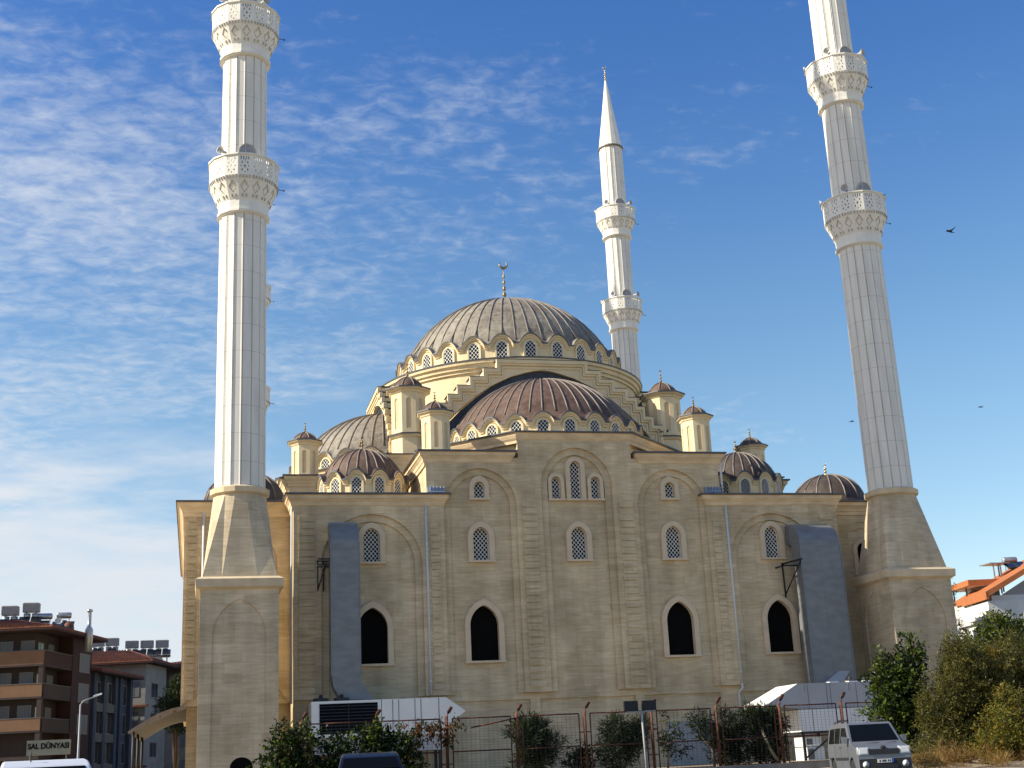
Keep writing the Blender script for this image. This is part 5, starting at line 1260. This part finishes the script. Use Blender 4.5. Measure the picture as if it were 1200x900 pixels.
    tree('dry_vine', 'withered red brown vine hanging from the fence rail before the white unit', 'vine', (-14, -22.75, .4), cl, 1300, .14, [L_DRY, L_DARK, L_MID], [5, 2, 1], [([(-15.6, -22.75, .5), (-15.0, -22.75, 2.2), (-13.8, -22.75, 2.95), (-12.6, -22.75, 2.75)], .03, .012)], seed=23, per=7, droop=1.2, upb=-.6, aspect=.5)
    # spiky and bushy plants behind the fence
    y = -20.6
    cl = [(-9.05, y, 2.3, .85, .7, .75), (-8.6, y, 1.6, .85, .7, .9), (-9.1, y, 1.0, .7, .6, .7)]
    tree('spiky_shrub', 'tall spiky dark shrub beside a fence post below the left arched window', 'shrub', (-9, y, .42), cl, 4600, .42, [L_DARK, L_MID], [4, 1.3], limbs((-9, y, .42), cl, .05, 12), seed=24, per=9, aspect=.10, shoot=.2, upb=.9, group='shrubs along the fence')
    cl = [(-6.75, y, .95, .55, .5, .55), (-6.4, y, 1.35, .28, .25, .45), (-7.0, y, .7, .4, .4, .35)]
    tree('small_shrub', 'smallest dark shrub, low between two fence posts left of the floodlights', 'shrub', (-6.8, y, .42), cl, 1400, .14, [L_DARK, L_MID], [4, 1], limbs((-6.8, y, .42), cl, .03, 13), seed=25, per=8, aspect=.5, group='shrubs along the fence')
    cl = [(-4.85, y, 2.1, .65, .55, .7), (-5.0, y, 1.2, .85, .6, .8), (-4.1, y, 1.7, .55, .5, .8), (-3.6, y, 2.3, .3, .3, .4)]
    tree('spiky_shrub', 'dense dark shrub right behind the floodlight pole', 'shrub', (-4.8, y, .42), cl, 4800, .3, [L_DARK, L_MID], [4, 1], limbs((-4.8, y, .42), cl, .05, 14), seed=26, per=9, aspect=.12, shoot=.3, upb=.6, group='shrubs along the fence')
    cl = [(-2.3, y, 2.0, .55, .45, .45), (-2.0, y, 1.35, .6, .45, .4), (-2.7, y, 1.6, .35, .3, .4), (-2.6, y, 2.7, .12, .12, .35)]
    tree('sapling', 'thin sparse sapling with a pale stem in front of the grey roller shutter', 'sapling', (-2.5, y, .42), cl, 700, .15, [L_DARK, L_MID, L_YG], [4, 2, .6], [([(-2.55, y, .4), (-2.5, y, 1.2), (-2.3, y, 2.2)], .06, .015), ([(-2.5, y, 1.0), (-1.9, y, 1.5)], .03, .01)], BARKP, seed=27, per=7, group='saplings behind the fence')
    cl = [(-.75, y, 2.3, .6, .5, .5), (-.35, y, 1.9, .4, .4, .5), (-1.0, y, 2.6, .3, .3, .3)]
    tree('sapling', 'sapling with a bent pale trunk left of the dark thicket behind the fence', 'sapling', (-.3, y, .42), cl, 1500, .2, [L_DARK, L_MID], [4, 1], [([(-.25, y, .4), (-.3, y, 1.2), (-.75, y, 1.75), (-.95, y, 2.3)], .07, .03)], BARKP, seed=28, per=8, aspect=.2, group='saplings behind the fence')
    cl = [(.75, y+.6, 2.2, .6, .5, .7), (.6, y+.6, 1.2, .7, .5, .9), (1.4, y+.7, 1.5, .6, .5, 1.0)]
    tree('spiky_shrub', 'dark thicket shrub just right of the bent pale trunk', 'shrub', (.8, y+.6, .42), cl, 4200, .26, [L_DARK, L_MID], [5, 1], limbs((.8, y+.6, .42), cl, .05, 15), seed=29, per=9, aspect=.16, upb=.6, group='shrubs along the fence')
    cl = [(2.2, y, 2.45, .75, .55, .6), (2.6, y+.3, 1.6, .8, .55, .9), (3.0, y+.3, 2.3, .55, .5, .6), (2.5, y+.3, .8, .9, .5, .7), (1.7, y, 2.7, .35, .3, .35)]
    tree('small_tree', 'dark small tree with a slanting pale trunk next to the white hood', 'tree', (2.5, y, .42), cl, 5600, .26, [L_DARK, L_MID], [5, 1.2], [([(2.9, y-.3, .4), (2.5, y-.3, 1.1), (2.15, y-.3, 2.0), (2.1, y, 2.6)], .08, .04)], BARKP, seed=30, per=9, aspect=.16, upb=.6, group='shrubs along the fence')
    # weeds by the minaret doorway
    cl = [(-21.6, -24.5, .55, .35, .3, .5), (-21.3, -24.5, .3, .4, .3, .3), (-21.75, -24.5, .95, .12, .1, .25)]
    tree('weed_plant', 'light green weeds in front of the dark doorway of the left minaret', 'weed', (-21.5, -24.5, 0), cl, 700, .13, [L_MID, L_LIGHT, L_YG], [2, 3, 2], limbs((-21.5, -24.5, 0), cl, .015, 16), seed=31, per=7, upb=.9)
    cl = [(-23.0, -24.6, .45, .4, .3, .35), (-22.5, -24.6, .4, .25, .2, .4)]
    tree('weed_plant', 'dark weeds sprouting left of the minaret doorway', 'weed', (-22.8, -24.6, 0), cl, 500, .12, [L_DARK, L_MID], [2, 1], limbs((-22.8, -24.6, 0), cl, .012, 17), seed=32, per=7, upb=1.2, aspect=.2)
    # dry grass: nobody could count it
    R = np.random.default_rng(5); clg = []
    for i in range(46):
        x = R.uniform(1.6, 14); yy = R.uniform(-37.5, -33); clg.append((x, yy, .22+.12*R.random(), .40, .35, .12+.12*R.random()))
    clg += [(3.1, -34.6, .5, .6, .5, .4), (3.7, -34.8, .55, .6, .5, .42), (4.3, -34.8, .4, .7, .5, .35), (5.0, -35, .35, .6, .5, .3)]
    g = foliage('dry_grass', clg, 7000, .34, [STRAW, L_DRY, L_OCH], [6, 2, 1], None, seed=33, per=10, shoot=.12, aspect=.035, upb=1.2, org=(6, -35, 0))
    g['kind'] = 'stuff'; tag(g, 'dry straw coloured grass below the yellow shrub', 'grass')
vegetation()

# ------------------------------------------------------------------ vehicles
RUB = mat('tyre_rubber', (.02, .02, .02), .85, .1, 5); RIM = mat('wheel_rim', (.45, .46, .47), .35, .08, 5, metal=.7)
CARGL = mat('car_glass', (.004, .005, .006), .08, .1, 1, spec=.18); PLAST = mat('black_plastic', (.022, .022, .024), .6, .1, 5)
LAMPG = mat('headlight_glass', (.62, .64, .66), .12, .08, 8, spec=.6); REDG = mat('tail_light', (.3, .012, .01), .2, .1, 5); PLATE = mat('plate_white', (.6, .6, .58), .5, .04, 5); PBLUE = mat('plate_blue', (.02, .07, .35), .5, .04, 5)
def car(kind, label, loc, rz, prof, hw, belt, tumble, paint, wheels, wr, side_glass, front_glass, rear_glass, extras=None):
    """profile in the length/height plane (x forward), extruded across the width, leaning in above the belt line; windows, lamps and wheels are parts"""
    T = thing(kind, label, 'van' if 'van' in kind else 'car', loc, rz)
    def wy(z): return hw-(max(0, z-belt)*tumble) - max(0, .45-z)*.12
    P = prof; n = len(P)
    # lower edge with wheel arches
    low = []
    for wx in sorted(wheels):
        low += [(wx-(wr+.08)*cos(a), .24+max(0, (wr+.08)*sin(a)+.06)) for a in [pi*i/10 for i in range(11)]]
    out = P+[(x, z) for x, z in reversed(low)]
    mb = MB()
    L = [Vector((x, 0, z)) for x, z in out]; m = len(out)
    tris = tessellate_polygon([[Vector((x, z, 0)) for x, z in out]])
    for s in (-1, 1): mb.add([(x, s*wy(z), z) for x, z in out], [tuple(t) if s < 0 else tuple(reversed(t)) for t in tris])
    for i in range(m):
        a, b = out[i], out[(i+1) % m]
        mb.add([(a[0], -wy(a[1]), a[1]), (b[0], -wy(b[1]), b[1]), (b[0], wy(b[1]), b[1]), (a[0], wy(a[1]), a[1])], [(0, 1, 2, 3)])
    body = mb.build('body', [paint], T, local=True)
    bm = __import__('bmesh').new(); bm.from_mesh(body.data); __import__('bmesh').ops.remove_doubles(bm, verts=bm.verts, dist=.001); __import__('bmesh').ops.recalc_face_normals(bm, faces=bm.faces); bm.to_mesh(body.data); bm.free()
    bv = body.modifiers.new('soft_edges', 'BEVEL'); bv.width = .05; bv.segments = 3; bv.limit_method = 'ANGLE'; bv.angle_limit = radians(24)
    for g in side_glass:
        for s in (-1, 1):
            q = MB(); off = .012
            q.add([(x, s*(wy(z)+off), z) for x, z in g]+[(x, s*(wy(z)-.03), z) for x, z in g], [tuple(range(len(g)))]+[(i, (i+1) % len(g), len(g)+(i+1) % len(g), len(g)+i) for i in range(len(g))])
            q.build('side_window', [CARGL], T, local=True)
    for nm, (a, b) in (('windscreen', front_glass), ('rear_window', rear_glass)):
        d = Vector((b[0]-a[0], b[1]-a[1])).normalized(); nx, nz = -d.y, d.x
        if nm == 'windscreen' and nx < 0: nx, nz = -nx, -nz
        if nm == 'rear_window' and nx > 0: nx, nz = -nx, -nz
        o = .014; q = MB(); ya, yb = wy(a[1])-.09, wy(b[1])-.10
        f = [(a[0]+nx*o, -ya, a[1]+nz*o), (a[0]+nx*o, ya, a[1]+nz*o), (b[0]+nx*o, yb, b[1]+nz*o), (b[0]+nx*o, -yb, b[1]+nz*o)]
        q.add(f+[(x-nx*.04, y, z-nz*.04) for x, y, z in f], [(0, 1, 2, 3), (0, 4, 5, 1), (1, 5, 6, 2), (2, 6, 7, 3), (3, 7, 4, 0)]); q.build(nm, [CARGL], T, local=True)
    for wx in wheels:
        for s in (-1, 1):
            M = Matrix.Translation((wx, s*(hw-.12), wr))@Matrix.Rotation(-s*pi/2, 4, 'X')
            q = MB(); q.lathe([(wr*.6, -.1), (wr*.96, -.1), (wr, -.06), (wr, .06), (wr*.96, .1), (wr*.64, .1)], 24, M=M); w = q.build('wheel', [RUB], T, local=True)
            q = MB(); q.lathe([(wr*.66, .08), (wr*.6, .09), (wr*.5, .03), (wr*.12, .06), (.02, .06)], 20, M=M)
            for k in range(6):
                a = 2*pi*k/6; q.box(-wr*.07, wr*.07, wr*.1, wr*.62, .05, .085, 0, M@Matrix.Rotation(a, 4, 'Z'))
            q.build('rim', [RIM], w, local=True)
    if extras: extras(T, wy)
    return T
SILVER = mat('silver_paint', (.20, .215, .24), .34, .04, 1, metal=.5); WHITEP = mat('pale_blue_white_paint', (.62, .64, .68), .3, .03, 1, metal=.15); NAVY = mat('dark_blue_paint', (.012, .016, .03), .2, .1, 1, metal=.3)
def van_bits(T, wy):
    # x runs 0 (tail) .. 4.28 (nose)
    for s in (-1, 1):
        q = MB(); q.box(4.02, 4.262, *sorted((s*.52, s*.86)), .76, 1.0, 0); q.box(4.15, 4.275, *sorted((s*.56, s*.82)), .80, .96, 1); q.build('headlight', [LAMPG, PANEL], T, local=True)
        q = MB(); q.lathe([(.02, 0), (.085, .01), (.11, .02)], 14, M=Matrix.Translation((4.30, s*.66, .44))@Matrix.Rotation(pi/2, 4, 'Y')); q.build('fog_lamp', [LAMPG], T, local=True)
        q = MB(); q.loops([[(3.05, s*.93, 1.18), (3.22, s*.93, 1.18), (3.22, s*.93, 1.36), (3.05, s*.93, 1.36)], [(3.08, s*1.10, 1.16), (3.2, s*1.10, 1.16), (3.2, s*1.09, 1.38), (3.08, s*1.09, 1.38)]], 0); q.box(3.04, 3.075, *sorted((s*.95, s*1.08)), 1.18, 1.36, 1); q.build('mirror', [SILVER, CARGL], T, local=True)
        for x in (2.05, 1.78): q = MB(); q.box(x, x+.2, *sorted((s*.885, s*.925)), 1.02, 1.06); q.build('door_handle', [SILVER], T, local=True)
        q = MB(); q.box(1.18, 2.98, *sorted((s*.88, s*.915)), .60, .69); q.box(.35, .62, *sorted((s*.88, s*.915)), .60, .69); q.build('side_trim', [PLAST], T, local=True)
        q = MB(); q.tube([(.5, s*.66, 1.83), (.6, s*.66, 1.90), (2.3, s*.66, 1.91), (2.4, s*.66, 1.85)], .022, 6); q.build('roof_rail', [PLAST], T, local=True)
        q = MB()
        for x in (1.14, 2.0, 3.0): q.box(x-.007, x+.007, *sorted((s*.90, s*.904)), .45, 1.1)
        q.build('door_gap', [PLAST], T, local=True)
    q = MB(); q.box(4.16, 4.31, -.86, .86, .26, .62); q.box(4.2, 4.33, -.4, .4, .30, .44); q.build('bumper', [PLAST], T, local=True)
    q = MB(); q.box(4.2, 4.285, -.50, .50, .76, .93); q.build('grille', [PLAST], T, local=True)
    q = MB(); q.lathe([(.02, .02), (.085, .016), (.1, 0)], 16, M=Matrix.Translation((4.17, 0, .985))@Matrix.Rotation(pi/2*.8, 4, 'Y')@Matrix.Scale(.55, 4, (1, 0, 0))); q.build('badge', [PLAST], T, local=True)
    q = MB(); q.box(4.31, 4.335, -.27, .27, .49, .61, 0); q.box(4.33, 4.338, .2, .27, .49, .61, 1)
    q.build('number_plate', [PLATE, PBLUE], T, local=True)
    q = MB()
    for i, u in enumerate((.15, .09, -.0, -.05, -.10, -.19)): q.box(4.333, 4.339, u-.018, u+.018, .515, .585)
    q.build('plate_marks', [PLAST], T, local=True)
    q = MB(); q.tube([(3.45, -.5, 1.10), (3.36, 0.1, 1.14)], .015, 4); q.tube([(3.45, .2, 1.10), (3.36, .7, 1.14)], .015, 4); q.build('wiper', [PLAST], T, local=True)
VP = [(0.0, .30), (0.0, .95), (.06, 1.35), (.14, 1.70), (.30, 1.81), (1.4, 1.845), (2.45, 1.83), (2.62, 1.79), (3.38, 1.13), (3.9, 1.03), (4.14, .96), (4.24, .80), (4.26, .30)]
car('parked_van', 'silver small passenger van parked nose out beside the olive trees', (-.55, -34.9, 0), radians(-103.5), VP, .90, 1.1, .17, SILVER, (.72, 3.42), .31,
    [[(.28, 1.17), (1.02, 1.17), (1.02, 1.68), (.36, 1.66)], [(1.14, 1.17), (1.86, 1.17), (1.86, 1.68), (1.14, 1.68)], [(2.0, 1.17), (3.12, 1.17), (2.98, 1.3), (2.58, 1.67), (2.0, 1.68)]], ((3.30, 1.19), (2.66, 1.75)), ((.055, 1.2), (.13, 1.62)), van_bits)
HP = [(0.0, .32), (0.0, .85), (.12, 1.0), (.42, 1.36), (.62, 1.43), (1.3, 1.475), (2.1, 1.44), (2.35, 1.39), (3.05, .98), (3.75, .88), (3.98, .70), (4.02, .32)]
def hatch_bits(T, wy):
    for s in (-1, 1):
        q = MB(); q.box(.0, .22, *sorted((s*.6, s*.84)), .72, .98); q.build('tail_light', [REDG], T, local=True)
        q = MB(); q.box(3.72, 3.96, *sorted((s*.5, s*.82)), .66, .82); q.build('headlight', [LAMPG], T, local=True)
        q = MB(); q.box(2.75, 2.9, *sorted((s*.86, s*1.03)), .95, 1.09); q.build('mirror', [PLAST], T, local=True)
    q = MB(); q.box(-.05, .1, -.8, .8, .3, .6); q.build('bumper', [PLAST], T, local=True)
    q = MB(); q.tube([(.75, .25, 1.44), (.62, .25, 1.60)], .012, 5); q.build('aerial', [PLAST], T, local=True)
HG = [[(.62, .99), (1.5, .97), (1.5, 1.36), (.80, 1.33)], [(1.58, .97), (2.82, .95), (2.62, 1.10), (2.24, 1.33), (1.58, 1.37)]]
car('parked_car', 'pale blue white hatchback roof at the lower left corner', (-26.3, -55.2, 0), radians(98), HP, .86, .92, .26, WHITEP, (.68, 3.25), .30, HG, ((2.98, 1.03), (2.42, 1.355)), ((.16, 1.06), (.40, 1.33)), hatch_bits)
car('parked_car', 'dark blue car roof in front of the hedge', (-19.45, -45.5, 0), radians(84), HP, .86, .92, .26, NAVY, (.68, 3.25), .30, HG, ((2.98, 1.03), (2.42, 1.355)), ((.16, 1.06), (.40, 1.33)), hatch_bits)

# ------------------------------------------------------------------ birds
def bird(label, loc, span, rz, flap, pale=False):
    T = thing('bird', label, 'bird', loc, rz, 'birds in the sky'); mm = mat('bird_dark', (.02, .02, .025), .8, .1, 5)
    mb = MB(); L = []
    for x, r in ((-.30, .01), (-.2, .045), (0, .06), (.14, .05), (.2, .038), (.27, .03), (.31, .006)): L.append([(x*span*1.2, r*span*1.2*cos(a*pi/4), r*span*1.1*sin(a*pi/4)) for a in range(8)])
    mb.loops(L, 0, True); mb.build('body', [mm], T, local=True)
    for s in (-1, 1):
        w = MB(); f = flap; tip = (-.12*span, s*.5*span*cos(f), .5*span*sin(f)); mid = (.04*span, s*.25*span*cos(f*.6), .25*span*sin(f*.6))
        w.add([(.13*span, s*.03*span, .02), mid, tip, (-.07*span, s*.24*span*cos(f*.6), .23*span*sin(f*.6)), (-.10*span, s*.03*span, .015)], [(0, 1, 3, 4), (1, 2, 3)])
        w.add([(.13*span, s*.03*span, .0), (mid[0], mid[1], mid[2]-.015), (tip[0], tip[1], tip[2]-.01), (-.07*span, s*.24*span*cos(f*.6), .23*span*sin(f*.6)-.015), (-.10*span, s*.03*span, .0)], [(4, 3, 1, 0), (3, 2, 1)])
        w.build('wing', [mm], T, local=True)
    q = MB(); q.add([(-.3*span, 0, .01), (-.5*span, .09*span, 0), (-.46*span, 0, .0), (-.5*span, -.09*span, 0)], [(0, 1, 2), (0, 2, 3)]); q.build('tail', [mm], T, local=True)
bird('dark bird flying with raised wings in the blue sky right of the right minaret', (16.71, -20, 28.48), .85, radians(205), .5)
bird('small bird gliding low in the sky right of the right minaret', (16.96, -20, 18.28), .42, radians(190), .15)
bird('tiny bird passing just left of the right minaret shaft', (9.24, -20, 17.36), .38, radians(170), .3)
def pigeon(loc, rz, label):
    T = thing('pigeon', label, 'pigeon', loc, rz, 'pigeons on the turret ledge'); mm = mat('bird_dark', (.02, .02, .025), .8, .1, 5)
    mb = MB(); L = []
    for x, z, r in ((-.30, .06, .01), (-.16, .11, .05), (0, .15, .085), (.08, .20, .075), (.13, .27, .045), (.16, .31, .042), (.20, .31, .02), (.24, .30, .005)): L.append([(x, r*cos(a*pi/4), z+r*sin(a*pi/4)) for a in range(8)])
    mb.loops(L, 0, True); mb.build('body', [mm], T, local=True)
    mb = MB()
    for s in (-.03, .03): mb.tube([(0, s, 0), (0, s, .1)], .012, 4)
    mb.build('leg', [mm], T, local=True)
pigeon((8.75, 7.0, 23.62), 2.0, 'pigeon perched left on the ledge of the right big turret')
pigeon((23.35, -3.0, 38.62), 1.0, 'pigeon sitting on the lower balcony rim of the right minaret')
pigeon((9.25, 6.95, 23.62), .9, 'pigeon perched nearer the small turret on the right turret ledge')
